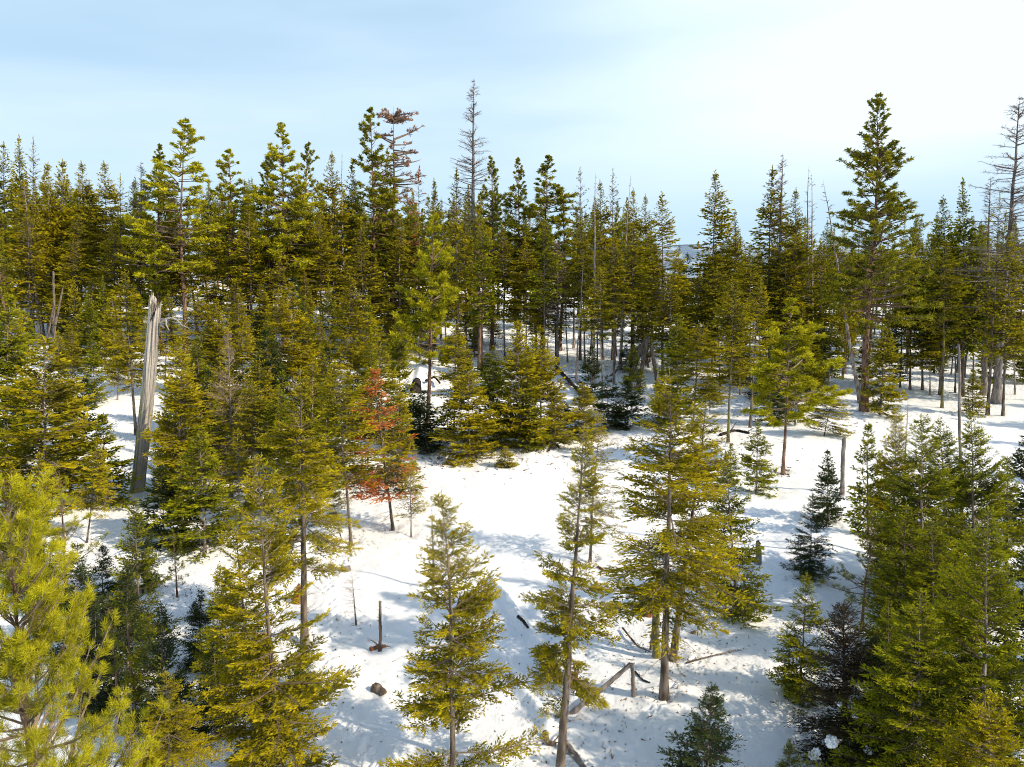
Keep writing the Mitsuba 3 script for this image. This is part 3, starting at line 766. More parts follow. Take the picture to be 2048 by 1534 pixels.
tree('hd', 1225, 720, 1226, 340, 84, 'sparse one-sided tree with bare right branches on the skyline')
tree('sf', 1240, 740, 1262, 348, 26, 'leaning bare pole right of the sparse one-sided tree')
tree('fm', 1266, 730, 1267, 378, 92, 'skyline fir right of the leaning bare pole')
tree('fm', 1292, 730, 1291, 390, 84, 'narrow skyline fir left of the sky gap pair')
tree('fm', 1326, 765, 1325, 386, 130, 'wide tiered fir at the left side of the blue sky gap')
tree('fm', 1425, 745, 1430, 343, 140, 'open fir with upswept branches right of the blue sky gap', col='O')
tree('fo', 1470, 740, 1470, 422, 100, 'shorter fir right of the upswept open fir', col='O')
tree('fm', 1540, 765, 1545, 334, 145, 'tall dark fir left of the bare spire pair', col='O')
tree('sn', 1560, 765, 1566, 306, 84, 'bare dead spire next to the tall dark fir')
tree('fm', 1588, 770, 1592, 378, 115, 'tiered fir in front of the twin thin spires', col='O')
tree('sf', 1612, 760, 1617, 333, 44, 'left of the twin thin dead spires')
tree('sf', 1626, 760, 1624, 345, 44, 'right of the twin thin dead spires')
tree('sf', 1721, 806, 1646, 360, 80, 'dead tree leaning against the tallest pine', brk='bark_pale')
tree('fm', 1880, 790, 1885, 394, 112, 'dark fir, shorter of two right of the tallest pine', col='G')
tree('fo', 1925, 790, 1926, 360, 128, 'dark fir, taller of two right of the tallest pine', col='G')
tree('sn', 1968, 790, 1982, 352, 80, 'thin grey dead tree left of the big dead tree at the right edge')
tree('sn', 1992, 806, 2040, 190, 175, 'big dead tree with many bare branches at the right edge', rot=1.3)
tree('hd', 1975, 830, 1999, 388, 90, 'half bare fir in front of the big dead tree')
tree('fh', 1884, 816, 1890, 480, 110, 'fir with mossy green trunk standing on the snow at the right', col='O', brk='bark_mossy')
tree('fm', 2006, 832, 2022, 470, 120, 'dark fir with thin trunk at the right edge of the snow', col='O')
tree('fm', 2060, 800, 2070, 470, 150, 'shaded forest fir cut by the right edge', col='O')
tree('fo', 14, 660, 8, 288, 116, 'forest fir cut by the left edge on the skyline', col='O')
tree('fo', 42, 665, 38, 274, 96, 'dark pointed fir near the left edge of the skyline', col='O')
tree('hd', 66, 670, 66, 276, 84, 'thin see-through fir near the left edge of the skyline')
tree('sf', 82, 690, 46, 355, 50, 'pale bare leaning trunk near the left edge')
tree('sf', 60, 650, 62, 390, 40, 'pale bare upright trunk near the left edge')
tree('yd', 98, 665, 95, 328, 92, 'first of the yellow skyline firs from the left')
tree('yd', 128, 665, 125, 322, 104, 'second of the yellow skyline firs from the left')
tree('fm', 160, 665, 163, 324, 118, 'third of the yellow skyline firs from the left')
tree('fm', 208, 665, 208, 324, 116, 'fourth of the yellow skyline firs from the left')
tree('hd', 240, 680, 240, 350, 84, 'thin brownish skyline fir right of the yellow row')
tree('fh', 266, 680, 268, 362, 80, 'short fir behind the branchy dead pole at the left')
tree('sn', 274, 690, 282, 322, 84, 'branchy dead pole left of the sparse pine')
tree('pp', 314, 690, 318, 286, 104, 'sparse see-through pine at the left of the skyline')
tree('pp', 373, 705, 372, 232, 176, 'tall yellow pine rising highest on the left skyline', col='P')
tree('pp', 465, 695, 456, 294, 150, 'pine behind the leaning reddish trunk', col='P')
tree('rd', 476, 690, 438, 370, 90, 'leaning dying tree with reddish lower twigs', col='X')
tree('pp', 570, 705, 562, 243, 150, 'tall pine with long bare trunk left of the middle', col='P')
tree('pp', 548, 705, 538, 300, 112, 'shorter pine at the left side of the long-trunked pine')
tree('fm', 602, 705, 597, 345, 116, 'yellow fir at the right side of the long-trunked pine')
tree('pp', 622, 705, 617, 280, 104, 'narrow pine right of the long-trunked pine')
tree('fm', 666, 700, 664, 305, 108, 'fir left of the white dead pole')
tree('sf', 686, 700, 684, 303, 22, 'white dead pole standing before the dark forest')
tree('fo', 708, 700, 705, 322, 100, 'fir right of the white dead pole', col='O')
CANON = len(TREES)
USED = set()


def near_label(what, bx, by):
    best = None
    for n, q in enumerate(TREES[:CANON]):
        px = 1024 + FPX * q[1][0] / ((q[1] - ORG) @ FWD)
        py = 767 - FPX * ((q[1] - ORG) @ UPC) / ((q[1] - ORG) @ FWD)
        k = (n, px < bx)
        if len(q[4].split()) > 10 or k in USED or ' of the twin' in q[4] or q[4].startswith(('left of', 'right of')):
            continue
        dd = abs(px - bx) + 0.7 * abs(py - by)
        if best is None or dd < best[0]:
            best = (dd, k, q[4])
    USED.add(best[1])
    return f"{what} {'right' if best[1][1] else 'left'} of the {best[2]}"


# second row
for a in [('fo', 300, 690, 292, 430, 110, 'Y'), ('fm', 345, 700, 342, 420, 110, 'Y'), ('fm', 425, 700, 425, 450, 90, 'O'), ('fo', 505, 710, 500, 410, 110, 'Y'), ('fm', 640, 715, 640, 420, 115, 'Y'), ('fo', 725, 720, 722, 440, 120, 'O'),
          ('fo', 800, 715, 800, 430, 120, 'O'), ('fm', 890, 720, 890, 470, 110, 'O'), ('hd', 962, 720, 958, 520, 90, 'O'), ('fm', 1010, 720, 1005, 450, 110, 'Y'), ('fm', 1052, 725, 1050, 480, 110, 'Y'), ('fh', 1135, 725, 1130, 520, 100, 'O'),
          ('fm', 1230, 730, 1228, 500, 130, 'Y'), ('hd', 1296, 735, 1300, 520, 80, 'O'), ('fm', 1392, 770, 1398, 545, 110, 'O'), ('fm', 1570, 775, 1572, 500, 130, 'Y'), ('fm', 1645, 775, 1640, 480, 130, 'Y'), 
          ('fo', 1820, 780, 1818, 520, 120, 'O'), ('fh', 1945, 780, 1950, 540, 130, 'O'), ('fo', 60, 690, 55, 420, 120, 'Y'), ('fo', 150, 690, 145, 470, 110, 'Y'), ('fm', 232, 690, 228, 450, 110, 'Y'), ('fm', 565, 720, 560, 520, 100, 'O'),
          ('fo', 750, 720, 752, 520, 110, 'O'), ('fm', 1345, 775, 1340, 560, 110, 'O'), ('fm', 1480, 790, 1478, 600, 100, 'O'), ('fo', 1600, 790, 1605, 610, 100, 'O'), ('fm', 1860, 790, 1858, 600, 110, 'O'),
          ('fo', 1285, 745, 1285, 590, 100, 'O'), ('fm', 1095, 725, 1100, 560, 100, 'Y'), ('fo', 205, 690, 205, 540, 80, 'O'), ('fo', 470, 720, 470, 560, 90, 'O'), ('fm', 840, 720, 835, 560, 100, 'O')]:
    tree(*a[:6], near_label('second-row fir', a[1], a[2]), col=a[6], group='firs of the crowded second row', name='forest_fir')
tree('sn', 1115, 730, 1115, 478, 66, 'brown twiggy dead fir in front of the forest, right of the round-topped pine', col='U')
tree('sf', 1152, 765, 1168, 500, 16, 'smooth grey leaning dead trunk in front of the forest')
for a in [(1072, 712), (1112, 722), (1170, 735), (1195, 742), (1205, 790), (1228, 768), (1262, 742), (800, 690), (830, 690), (760, 690), (670, 700), (620, 705), (520, 680), (1440, 775), (1500, 775), (1800, 775), (1845, 780), (1910, 785), (2030, 790), (180, 665), (110, 660), (160, 680), (340, 690)]:
    tree('fh', a[0], a[1], a[0] + RNG.uniform(-8, 8), a[1] - RNG.uniform(215, 300), RNG.uniform(80, 110), near_label('bare-stemmed fir', a[0], a[1]), col='O', group='bare-stemmed firs at the forest front', name='trunk_fir')

# young trees of the thicket left of the clearing, filling between the named ones
KR = np.random.default_rng(17)
for a in [(30, 800), (60, 870), (120, 850), (35, 900), (150, 930), (110, 960), (420, 930), (480, 900), (520, 860), (640, 920), (720, 860), (475, 800), (385, 860), (800, 830), (620, 780), 
          (590, 1000), (430, 1000), (20, 1060), (75, 1080), (385, 960), (190, 810), (300, 790), (530, 790), (610, 830), (655, 880), (490, 950), (430, 880), (235, 800), (395, 900), (700, 900), (560, 930), (210, 740), (270, 720)]:
    h = KR.uniform(110, 215)
    tree(str(KR.choice(['yd', 'fo', 'ds', 'fm'])), a[0], a[1], a[0] + KR.uniform(-7, 7), a[1] - h, KR.uniform(55, 85), near_label('thicket fir', a[0], a[1]), col=str(KR.choice(['Y', 'G', 'O', 'D'])), group='small firs of the left thicket', name='thicket_fir')
for a in [(960, 890), (1060, 900), (1110, 895), (1020, 870), (1270, 800), (1330, 850), (1420, 830), (1520, 800), (1620, 800), (1180, 810), (930, 790), (980, 780), (1065, 790), (1780, 790), (1590, 850), (1540, 850)]:
    h = KR.uniform(70, 140)
    tree(str(KR.choice(['yd', 'ds', 'fo'])), a[0], a[1], a[0] + KR.uniform(-5, 5), a[1] - h, KR.uniform(55, 95), near_label('small fir', a[0], a[1]), col=str(KR.choice(['O', 'G', 'D'])), group='small firs along the forest front', name='front_fir')

for a in [(255, 1360, 230, 'D'), (300, 1440, 200, 'G'), (190, 1420, 210, 'D'), (365, 1500, 170, 'D'), (150, 1310, 220, 'D'), (430, 1460, 190, 'D'), (110, 1230, 170, 'G'), (60, 1200, 190, 'D'), (400, 1330, 150, 'D'), (285, 1180, 150, 'D')]:
    tree('ds', a[0], a[1], a[0] + KR.uniform(-7, 7), a[1] - a[2], a[2] * KR.uniform(0.5, 0.62), near_label('shaded fir', a[0], a[1]), col=a[3], group='small firs of the left thicket', name='thicket_fir')

for a in [(350, 860, 190), (400, 900, 230), (445, 960, 250), (490, 880, 220), (525, 960, 240), (560, 1010, 250), (480, 1040, 190), (620, 950, 220), (650, 990, 230), (735, 930, 190), (795, 960, 180), (640, 800, 170), (690, 860, 190), (745, 860, 170), (800, 790, 150), (230, 760, 170), (180, 730, 150), (145, 800, 150),
          (330, 760, 180), (480, 760, 170), (520, 740, 160), (610, 760, 160), (660, 750, 170), (730, 760, 160)]:
    tree(str(KR.choice(['yd', 'fm', 'fo'])), a[0], a[1], a[0] + KR.uniform(-7, 7), a[1] - a[2] * KR.uniform(0.9, 1.1), a[2] * KR.uniform(0.42, 0.52), near_label('slender fir', a[0], a[1] - 0.5 * a[2]), col=str(KR.choice(['Y', 'Y', 'G', 'O'])), group='slender firs of the left slope', name='slope_fir')
# ---------------------------------------------------------------- depth of the forest (filled by chance, seeded)
FR = np.random.default_rng(99)
n_fill = 0
for _ in range(4000):
    if n_fill >= 290:
        break
    y = FR.uniform(92, 190)
    x = FR.uniform(-0.80, 0.80) * y
    px = 1024 + FPX * x / (y * math.cos(PITCH) + 15 * math.sin(PITCH))
    if not -60 < px < 2110:
        continue
    if abs(px - 1385) < 30 and FR.random() < 0.6:
        continue
    if any((x - q[1][0]) ** 2 + (y - q[1][1]) ** 2 < 2.6 ** 2 for q in TREES):
        continue
    skyl = np.interp(px, [0, 300, 700, 1000, 1250, 1340, 1400, 1500, 2048], [345, 350, 350, 350, 390, 460, 490, 425, 420]) + FR.uniform(0, 90)
    z = float(g0(x, y))
    zc = y * math.cos(PITCH) + (15 - z) * math.sin(PITCH)
    topz = 15 + math.tan(math.atan((767 - skyl) / FPX) - PITCH) * y
    h = float(np.clip(topz - z, 12, 36))
    b = np.array([x, y, z])
    TREES.append((str(FR.choice(['fm', 'fo', 'fh', 'fh', 'fm', 'pp', 'fh'])), b, b + [FR.normal(0, 0.25), 0, h], FR.uniform(1.9, 2.9), 'tall green conifer standing deep in the forest', str(FR.choice(['Y', 'O', 'T', 'G', 'G'])), dict(group='conifers deep in the forest', name='forest_conifer')))
    n_fill += 1
# undergrowth of small firs between the trunks
n_under = 0
while n_under < 150:
    y = FR.uniform(82, 165)
    x = FR.uniform(-0.78, 0.78) * y
    px = 1024 + FPX * x / (y * math.cos(PITCH) + 15 * math.sin(PITCH))
    if not -40 < px < 2090 or (1110 < px < 1320 and y < 125) or (780 < px < 900 and y < 115) or (1750 < px and y < 88):
        continue
    b = np.array([x, y, float(g0(x, y))])
    TREES.append((str(FR.choice(['yd', 'ds', 'fo'])), b, b + [0, 0, FR.uniform(4, 13)], FR.uniform(1.2, 2.1), 'small dark fir growing between the trunks of the forest', str(FR.choice(['O', 'G', 'D'])), dict(group='undergrowth firs of the forest', name='undergrowth_fir')))
    n_under += 1
# the wood goes on beyond the right edge of the frame, towards the sun
for k in range(9):
    y = 20 + 8.5 * k + FR.uniform(-2, 2)
    x = 0.80 * y + 7 + FR.uniform(0, 7)
    b = np.array([x, y, float(g0(x, y))])
    TREES.append((['fm', 'yd', 'fo'][k % 3], b, b + [0, 0, FR.uniform(9, 15)], FR.uniform(1.8, 2.6), 'green fir of the wood going on beyond the right edge', 'G', dict(group='firs beyond the right edge', name='outer_fir')))

# ---------------------------------------------------------------- ground, hills
def axis(segs):
    out = [segs[0][0]]
    for a, b, h in segs:
        n = max(1, int(round((b - a) / h)))
        out += list(np.linspace(a, b, n + 1)[1:])
    return np.array(out)


xs = axis([(-2200, -400, 150), (-400, -120, 14), (-120, -50, 2.0), (-50, -24, 0.6), (-24, -16, 0.25), (-16, 14, 0.115), (14, 28, 0.25), (28, 55, 0.6), (55, 120, 2.0), (120, 400, 14), (400, 2200, 150)])
ys = axis([(-60, 4, 4.0), (4, 15, 0.5), (15, 38, 0.115), (38, 60, 0.28), (60, 110, 0.8), (110, 240, 3.0), (240, 420, 10), (420, 3000, 150)])
X, Y = np.meshgrid(xs, ys, indexing='xy')
Z = ground(X, Y)
nx, ny = len(xs), len(ys)
i, j = np.meshgrid(np.arange(ny - 1), np.arange(nx - 1), indexing='ij')
q = np.stack([i * nx + j, i * nx + j + 1, (i + 1) * nx + j + 1, (i + 1) * nx + j], -1).reshape(-1, 4)
scene['snow_ground'] = mikit.ply((np.stack([X, Y, Z], -1).reshape(-1, 3), np.vstack([q[:, [0, 1, 2]], q[:, [0, 2, 3]]])), 'snow', smooth=True, uv=np.stack([X, Y], -1).reshape(-1, 2))
labels['snow_ground'] = {'label': 'uneven sunlit snow with footprints and tree shadows', 'category': 'snow', 'kind': 'structure'}
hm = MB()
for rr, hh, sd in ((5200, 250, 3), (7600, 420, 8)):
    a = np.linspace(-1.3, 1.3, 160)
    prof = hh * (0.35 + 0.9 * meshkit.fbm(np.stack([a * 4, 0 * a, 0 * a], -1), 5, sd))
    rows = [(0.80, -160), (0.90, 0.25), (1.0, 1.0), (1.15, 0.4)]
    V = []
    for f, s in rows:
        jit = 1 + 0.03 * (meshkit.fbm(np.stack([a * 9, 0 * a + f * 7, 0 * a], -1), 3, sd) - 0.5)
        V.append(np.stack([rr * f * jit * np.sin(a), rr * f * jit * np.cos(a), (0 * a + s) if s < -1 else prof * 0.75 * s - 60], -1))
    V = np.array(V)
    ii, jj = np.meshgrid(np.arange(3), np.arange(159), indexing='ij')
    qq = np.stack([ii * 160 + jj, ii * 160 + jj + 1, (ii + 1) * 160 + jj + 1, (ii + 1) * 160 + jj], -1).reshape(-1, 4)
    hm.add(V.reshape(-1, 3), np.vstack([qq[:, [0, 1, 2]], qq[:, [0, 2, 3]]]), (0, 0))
scene['distant_hills'] = hm.shape('hill_forest_haze', smooth=True)
labels['distant_hills'] = {'label': 'far snowy hills with blue haze put into their colour, glimpsed between the trees', 'category': 'hills', 'kind': 'structure'}

for kind, b, top, rad, label, col, kw in TREES:
    b = b.copy()
    dz = gz(b[0], b[1]) - b[2]
    b[2] += dz
    plant(kind, b, top, rad, label, col=col, **kw)


# ---------------------------------------------------------------- the pale broken trunk
def thing(name, label, cat, group=None):
    key = numbered(name)
    labels[key] = {'label': label, 'category': cat}
    if group:
        labels[key]['group'] = group
    return key


def gat(px, py):
    p = at(px, py)
    p[2] = gz(p[0], p[1])
    return p


def over(px, py, base):
    """Point in the upright plane through base seen at this pixel."""
    d = ray(px, py)
    return ORG + d * (base[1] / d[1])


sb_ = gat(275, 982)
st_ = over(311, 590, sb_)
nr, nc = 70, 56
tt = np.linspace(0, 1, nr)
th = np.linspace(0, 2 * np.pi, nc, endpoint=False)
ax = st_ - sb_
Hs = np.linalg.norm(ax)
axn = ax / Hs
ex = norm(np.array([1.0, 0, 0]) - axn * axn[0])
ey = np.cross(axn, ex)
SR = np.random.default_rng(5)
topcut = 0.945 + 0.055 * sst(-0.1, 0.45, np.cos(th - 3.0)) + 0.02 * np.maximum(0, np.cos(th - 0.2)) ** 3 - 0.05 * np.exp(-((np.mod(th - 1.35 + np.pi, 2 * np.pi) - np.pi) / 0.35) ** 2) - 0.06 * np.exp(-((np.mod(th - 4.9 + np.pi, 2 * np.pi) - np.pi) / 0.4) ** 2) + SR.normal(0, 0.016, nc)
rows, uvs = [], []
for t in tt:
    r = 0.42 - 0.07 * t + 0.10 * np.exp(-t / 0.03)
    gro = 1 + 0.05 * np.cos(th * 5 + 3 * t) + 0.05 * np.cos(th * 9 - 4 * t + 1) + 0.05 * (meshkit.fbm(np.stack([np.cos(th) * 2.2, np.sin(th) * 2.2, 0 * th + t * 3], -1), 4, 2) - 0.5) * 2
    gro = gro + np.exp(-t / 0.05) * 0.10 * np.cos(th * 4 + 1)
    gro -= 0.16 * np.exp(-((np.mod(th - 4.9 + np.pi, 2 * np.pi) - np.pi) / 0.10) ** 2) * sst(0.55, 0.8, t)
    zz = t * topcut * Hs - 0.4 * (t == 0)
    bow = 0.10 * math.sin(t * 3.1)
    rows.append(sb_ + axn * zz[:, None] + ex * (r * gro * np.cos(th) + bow)[:, None] + ey * (r * gro * np.sin(th))[:, None])
    uvs.append(np.stack([th / (2 * np.pi), t * topcut], -1))
inner = []
for k, (dr_, sc) in enumerate(((0.03, 0.72), (0.22, 0.5), (0.30, 0.05))):
    r = 0.32 * sc
    zz = np.maximum(topcut - dr_, 0.6) * Hs
    rows.append(sb_ + axn * zz[:, None] + ex * (r * np.cos(th))[:, None] + ey * (r * np.sin(th))[:, None])
    uvs.append(np.stack([th / (2 * np.pi), topcut * 0.9], -1))
V = np.array(rows)
nr2 = len(rows)
ii, jj = np.meshgrid(np.arange(nr2 - 1), np.arange(nc), indexing='ij')
qq = np.stack([ii * nc + jj, ii * nc + (jj + 1) % nc, (ii + 1) * nc + (jj + 1) % nc, (ii + 1) * nc + jj], -1).reshape(-1, 4)
key = thing('snapped_tree', 'pale bleached dead tree trunk snapped off with a jagged top and one crooked branch', 'dead tree')
scene[key + '__trunk'] = mikit.ply((V.reshape(-1, 3), np.vstack([qq[:, [0, 1, 2]], qq[:, [0, 2, 3]]])), 'wood_snag', smooth=True, uv=np.array(uvs).reshape(-1, 2))


def limb(key, part, pts, rads, bsdf, sides=7, smooth=True, uv=(0.5, 1.0)):
    m = MB()
    pts = np.asarray(pts, float)
    # refine the polyline and roughen it
    n = max(2, len(pts)) * 5
    s = np.linspace(0, 1, len(pts))
    S = np.linspace(0, 1, n)
    P = np.stack([np.interp(S, s, pts[:, k]) for k in range(3)], -1)
    for _ in range(2):
        P[1:-1] = 0.25 * P[:-2] + 0.5 * P[1:-1] + 0.25 * P[2:]
    R = np.interp(S, s, rads)
    jr = np.random.default_rng(len(scene))
    P[1:-1] += jr.normal(0, 0.05, (n - 2, 3)) * R[1:-1, None]
    m.tube(P, R * jr.uniform(0.88, 1.12, n), sides, uv)
    name = f'{key}__{part}' if part else key
    scene[name] = m.shape(bsdf, smooth=smooth)
    return name


off = np.array([0.05, -0.25, 0])
limb(key, 'branch', [over(322, 646, sb_), over(333, 637, sb_) + off, over(346, 635, sb_) + off, over(356, 639, sb_) + off, over(368, 649, sb_) + off * 2, over(383, 656, sb_) + off * 2], [0.085, 0.07, 0.055, 0.042, 0.028, 0.010], 'wood_snag', uv=(0.2, 0.9))
limb(key, 'branch_001', [over(334, 638, sb_) + off, over(335, 650, sb_) + off, over(341, 661, sb_) + off], [0.07, 0.045, 0.012], 'wood_snag', uv=(0.2, 0.9))
limb(key, 'branch_002', [over(372, 651, sb_) + off * 2, over(376, 645, sb_) + off * 2, over(381, 640, sb_) + off * 2], [0.03, 0.02, 0.008], 'wood_snag', uv=(0.2, 0.9))
limb(key, 'branch_003', [over(322, 650, sb_), over(331, 655, sb_) + off], [0.08, 0.02], 'wood_snag', uv=(0.2, 0.9))


# ---------------------------------------------------------------- forked dead tree, posts, stumps, logs
def post(px0, py0, px1, py1, w, label, cat, bsdf, name, jag=True, taper=0.8, sides=9):
    b = gat(px0, py0)
    t = over(px1, py1, b)
    zc = (b - ORG) @ FWD
    r = 0.5 * w / FPX * zc
    m = MB()
    n = 9
    s = np.linspace(0, 1, n)
    P = b + (t - b) * s[:, None]
    P[0] -= (t - b) / np.linalg.norm(t - b) * 0.35
    pr = np.random.default_rng(len(scene) + 3)
    P[1:-1, :2] += pr.normal(0, 0.15 * r, (n - 2, 2))
    m.tube(P, r * (1 - (1 - taper) * s) * (1 + 0.45 * np.exp(-s * np.linalg.norm(t - b) / max(r, .05) / 1.5)) * pr.uniform(0.93, 1.07, n), sides)
    v, f, u = m.get()
    top = v[(n - 1) * sides:n * sides]
    if jag:
        v[(n - 1) * sides:n * sides, 2] += pr.uniform(-0.2, 1.0, sides) * r
        v[-1, 2] -= 0.5 * r
    key = thing(name, label, cat)
    scene[key] = mikit.ply((v, f), bsdf, smooth=35)
    return key, b, t, r


def uvless(v):
    return np.zeros((len(v), 2)) + [0.5, 1.0]


post(1684, 990, 1688, 878, 9, 'dark broken post beside the compact dark spruce', 'dead trunk', 'bark_grey', 'broken_post')
post(1517, 1128, 1517, 1086, 12, 'short dark stump in the snow lane right of the clearing clump', 'stump', 'bark_grey', 'stump')
post(1297, 1232, 1297, 1178, 13, 'reddish rotten stump left of the tall clearing fir', 'stump', 'wood_red', 'stump')
post(1312, 1315, 1313, 1215, 15, 'dark mossy broken trunk behind the tall clearing fir', 'dead trunk', 'bark_mossy', 'broken_post')
post(1302, 1300, 1315, 1150, 6, 'thin dark stem leaning behind the tall clearing fir', 'dead trunk', 'bark_fir', 'broken_post', jag=False)
post(761, 1308, 760, 1204, 7, 'thin grey post standing left of the lone open fir', 'dead trunk', 'bark_fir', 'broken_post')
post(1268, 1394, 1263, 1328, 9, 'short grey post propping the upper end of the fallen pole', 'dead trunk', 'bark_grey', 'broken_post')
post(265, 1245, 276, 1172, 9, 'grey post with a cap of snow at the left', 'dead trunk', 'bark_pale', 'broken_post')
post(1925, 1150, 1917, 690, 7, 'tall broken dark pole in the right clump', 'dead trunk', 'bark_grey', 'broken_post', taper=0.6)
post(692, 1142, 692, 1130, 15, 'small round stump with snow on top near the curved-trunk fir', 'stump', 'bark_grey', 'stump')
post(598, 1205, 600, 1178, 20, 'brown rotten stump left of the tall yellow fir trunk', 'stump', 'wood_red', 'stump')
post(1318, 790, 1302, 690, 9, 'dark leaning trunk, left of two under the forest', 'dead trunk', 'bark_fir', 'leaning_pole', jag=False)
post(1256, 770, 1290, 680, 9, 'dark tilted trunk in the snow under the forest', 'dead trunk', 'bark_fir', 'leaning_pole', jag=False)
post(1276, 775, 1296, 672, 9, 'second dark tilted trunk beside the first under the forest', 'dead trunk', 'bark_fir', 'leaning_pole', jag=False)
post(1222, 752, 1290, 682, 5, 'slanting thin pole under the forest', 'dead trunk', 'bark_fir', 'leaning_pole', jag=False)
k_, b_, t_, r_ = post(110, 738, 107, 545, 7, 'forked grey dead tree in the left snow', 'dead tree', 'bark_fir', 'forked_tree', taper=0.5)
scene[k_ + '__trunk'] = scene.pop(k_)
limb(k_, 'fork', [over(110, 650, b_), over(117, 620, b_), over(126, 575, b_)], [0.17, 0.13, 0.06], 'bark_fir')
limb(k_, 'fork_001', [over(92, 690, b_), over(102, 640, b_), over(109, 610, b_)], [0.11, 0.12, 0.13], 'bark_fir')


def snowcap(px, py, base, w, h, label, name='snow_lump', group=None, dz=0.0, z=None):
    """A rounded irregular lump of snow."""
    c = over(px, py, base)
    zc = (c - ORG) @ FWD
    r = 0.5 * w / FPX * zc
    s = trimesh.creation.icosphere(subdivisions=4)
    v = s.vertices * np.array([r, r * 0.9, 0.5 * h / FPX * zc])
    v *= 0.15 + 1.75 * meshkit.fbm(s.vertices * 1.9 + px * 0.37, 3, 5)[:, None] ** 1.2
    v[:, 2] = np.where(v[:, 2] < 0, v[:, 2] * 0.6, v[:, 2])
    key = thing(name, label, 'snow', group)
    scene[key] = mikit.ply((v + c + [0, 0, dz], s.faces), 'snow', smooth=True, uv=v[:, :2])


snowcap(271, 1166, gat(265, 1245), 24, 17, 'white snow cap on the grey post at the left')
snowcap(692, 1128, gat(692, 1142), 17, 11, 'white snow cap on the small round stump')
bb = gat(1690, 1500)
for (px, py, w, h, dy, lab) in [(1722, 1385, 30, 36, -1.25, 'largest snow lump, at the top right of the black dead fir'), (1712, 1420, 26, 14, -1.4, 'flat snow lump below the largest lump on the black dead fir'),
                                (1665, 1486, 26, 30, -1.85, 'snow lump low in the middle of the black dead fir'), (1736, 1503, 17, 16, -1.8, 'round snow lump at the lower right of the black dead fir'),
                                (1750, 1424, 21, 12, -1.2, 'snow lump on the right side of the black dead fir'), (1679, 1409, 9, 10, -1.5, 'small snow lump on the left side of the black dead fir'),
                                (1709, 1433, 13, 9, -1.6, 'small snow lump in the centre of the black dead fir'), (1738, 1452, 14, 12, -1.5, 'small snow lump right of centre on the black dead fir'),
                                (1628, 1512, 24, 26, -1.5, 'snow lump at the lower left of the black dead fir'), (1782, 1527, 18, 14, -1.4, 'snow lump at the very bottom right of the black dead fir')]:
    b2 = bb + [0, dy, 0]
    snowcap(px, py, b2, w, h, lab, 'snow_lump')


def lying(pts, w, label, bsdf, name, lift=0.3, cat='log', w1=None, sides=9, stubs=0):
    P = np.array([gat(*p) for p in pts])
    zc = (P[0] - ORG) @ FWD
    r = 0.5 * w / FPX * zc
    r1 = r * (0.7 if w1 is None else w1 / w)
    P[:, 2] += lift * r
    key = thing(name, label, cat)
    if not stubs:
        limb(key, '', P, np.linspace(r, r1, len(P)), bsdf, sides)
        return key, P, r
    limb(key, 'trunk', P, np.linspace(r, r1, len(P)), bsdf, sides)
    lr = np.random.default_rng(stubs + len(scene))
    for k in range(stubs):
        s = lr.uniform(0.1, 0.95) * (len(P) - 1)
        i0 = min(int(s), len(P) - 2)
        p = P[i0] + (P[i0 + 1] - P[i0]) * (s - i0)
        d = norm(norm(P[-1] - P[0]) * 0.4 + np.array([lr.normal(0, 0.7), lr.normal(0, 0.7), abs(lr.normal(0.5, 0.3))]))
        L = lr.uniform(4, 10) * r
        limb(key, 'branch' if k == 0 else f'branch_{k:03d}', [p, p + d * L * 0.5, p + d * L + [0, 0, -0.15 * L]], [0.28 * r, 0.2 * r, 0.05 * r], bsdf, 5)
    return key, P, r


lying([(100, 704), (150, 690), (205, 673)], 8, 'long dark fallen log lying across the left snow, lower of two', 'bark_fir', 'fallen_log', lift=0.9)
lying([(112, 668), (150, 658), (195, 646)], 7, 'dark fallen log under the trees at the left, upper of two', 'bark_fir', 'fallen_log', lift=0.9)
lying([(122, 708), (128, 718)], 9, 'short black stub in the left snow below the fallen logs', 'wood_black', 'log_stub', lift=0.8)
lying([(1036, 1250), (1046, 1262), (1056, 1274)], 7, 'short black strip of wood showing through the snow beside the long ridge', 'wood_black', 'buried_wood', lift=0.5)
lying([(1091, 1324), (1100, 1346), (1112, 1368), (1134, 1384)], 15, 'curved black charred log beside the slender leaning fir', 'wood_black', 'charred_log', lift=0.6, w1=20, stubs=3)
lying([(1140, 1384), (1160, 1380)], 22, 'brown rotten root end right of the charred log', 'wood_red', 'root_end', lift=0.5, stubs=4)
b0, b1 = gat(1142, 1432), over(1262, 1330, gat(1268, 1394)) + [0, 0, 0.05]
key = thing('fallen_pole', 'long grey fallen pole slanting up from the slender fir to the short post', 'log')
limb(key, '', [b0, (b0 + b1) / 2 + [0, 0, -0.04], b1], [0.10, 0.085, 0.075], 'bark_grey', 9)
lying([(1110, 1440), (1142, 1432)], 9, 'buried tip of wood at the low end of the fallen pole', 'bark_grey', 'buried_wood', lift=0.3)
lying([(1130, 1498), (1150, 1520), (1172, 1556)], 15, 'snow-dusted grey log at the foot of the slender fir, bottom edge', 'bark_grey', 'fallen_log', lift=0.5, stubs=3)
lying([(1090, 1470), (1096, 1490), (1112, 1494)], 12, 'brown knobbly root left of the slender fir near the bottom', 'bark_fir', 'root_end', lift=0.6, stubs=4)
lying([(1372, 1330), (1410, 1320), (1472, 1308)], 4, 'thin bare branch lying on the snow right of the tall clearing fir', 'bark_fir', 'fallen_branch', lift=3.0, cat='branch', stubs=8, w1=2)
lying([(1270, 1345), (1285, 1362), (1300, 1368)], 4, 'dark sticks on the snow left of the tall clearing fir', 'wood_black', 'fallen_branch', lift=0.7, cat='branch', stubs=4)
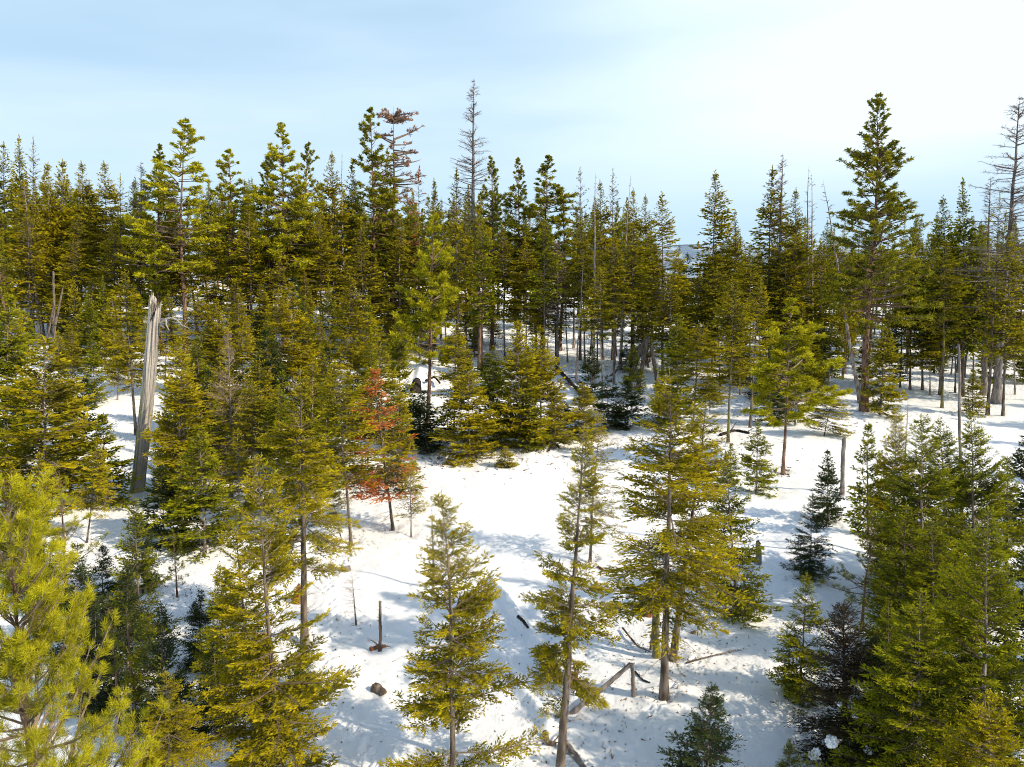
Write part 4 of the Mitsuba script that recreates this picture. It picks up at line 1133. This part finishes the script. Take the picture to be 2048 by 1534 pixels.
lying([(1245, 1262), (1275, 1300), (1300, 1310)], 4, 'tangle of bare sticks left behind the tall clearing fir', 'bark_fir', 'fallen_branch', lift=3.0, cat='branch', stubs=9)
lying([(598, 1520), (588, 1500), (602, 1494)], 12, 'broken root beside the trunk at the bottom left of the clearing', 'bark_fir', 'root_end', lift=0.7, stubs=4)
lying([(750, 1384), (768, 1394)], 22, 'cut log end sticking out of the snow left of the lone open fir', 'bark_fir', 'log_stub', lift=0.3)
lying([(740, 1305), (756, 1300), (772, 1296)], 10, 'tan root flare at the foot of the thin grey post', 'wood_red', 'root_end', lift=0.4, stubs=3)
lying([(1195, 1135), (1207, 1142)], 6, 'tan stick end in the snow right of the slender fir', 'wood_red', 'log_stub', lift=0.6)
lying([(834, 774), (831, 787)], 16, 'snow-buried log with a black end, pointing at the clearing behind the clumpy pine', 'wood_black', 'fallen_log', lift=0.35, w1=22)
lying([(852, 770), (870, 762), (880, 775)], 5, 'black tangled roots beside the snow-buried log', 'wood_black', 'root_end', lift=3.5, stubs=9)
lying([(1112, 738), (1135, 762), (1160, 790)], 8, 'dark fallen log under the forest right of the middle group', 'wood_black', 'fallen_log', lift=0.9, stubs=3)
lying([(1098, 905), (1108, 890), (1118, 897)], 4, 'black bent stick at the right foot of the middle group', 'wood_black', 'fallen_branch', lift=2.0, cat='branch', stubs=3)
lying([(1440, 872), (1470, 862), (1498, 868)], 7, 'dark log heap behind the mossy trunk', 'wood_black', 'fallen_log', lift=0.6, stubs=5)
lying([(1480, 1228), (1500, 1232)], 12, 'mossy rock-like lump of dirt by the dark young fir', 'bark_mossy', 'dirt_lump', lift=0.2, cat='lump')
lying([(1384, 1268), (1390, 1264)], 8, 'brown bark lump right of the tilted thin trunk', 'wood_red', 'dirt_lump', lift=0.2, cat='lump')
lying([(1340, 1318), (1356, 1312)], 15, 'mossy root swelling at the foot of the tilted thin trunk', 'bark_mossy', 'dirt_lump', lift=0.2, cat='lump')

# bits of bark, cones and twigs scattered on the snow
LR = np.random.default_rng(31)
lm = MB()
spots = [(*p, 0.5, 45) for p in FEET] + [(1330, 1300, 1.9, 420), (1240, 1440, 1.6, 160), (690, 1090, 1.3, 170), (600, 1260, 1.2, 160), (760, 990, 1.4, 160), (1010, 905, 2.6, 420), (1560, 830, 2.8, 200), (420, 1100, 1.1, 120), (1480, 1225, 0.9, 80), (1130, 1480, 1.2, 140),
         (1250, 890, 2.5, 160), (1400, 890, 2.5, 200), (900, 900, 1.8, 120), (640, 1400, 2.0, 90), (1700, 830, 3.0, 120), (1230, 730, 6.0, 900), (880, 700, 6.0, 500), (1480, 780, 5, 500)]
for px, py, r, n in spots:
    c = at(px, py)
    xy = c[:2] + LR.normal(0, r, (n, 2)) * [1.2, 1.0]
    z = ground(xy[:, 0], xy[:, 1]) + 0.015
    P = np.stack([xy[:, 0], xy[:, 1], z], -1)
    far = 1.0 + 1.4 * (math.hypot(c[0], c[1]) > 50)
    L = LR.uniform(0.03, 0.13, n) * far * np.where(LR.random(n) < 0.15, 2.5, 1)
    a = LR.uniform(0, 6.28, n)
    D = np.stack([np.cos(a), np.sin(a), LR.uniform(-0.05, 0.25, n)], -1)
    lm.twigs(P, P + D * L[:, None], LR.uniform(0.008, 0.030, n) * far, np.tile([0.5, 1.0], (n, 1)))
scene['forest_litter'] = lm.shape('litter')
labels['forest_litter'] = {'label': 'brown bark flakes and twigs scattered on the snow under the trees', 'category': 'litter', 'kind': 'stuff'}
# bleached root: drop the templates nobody used
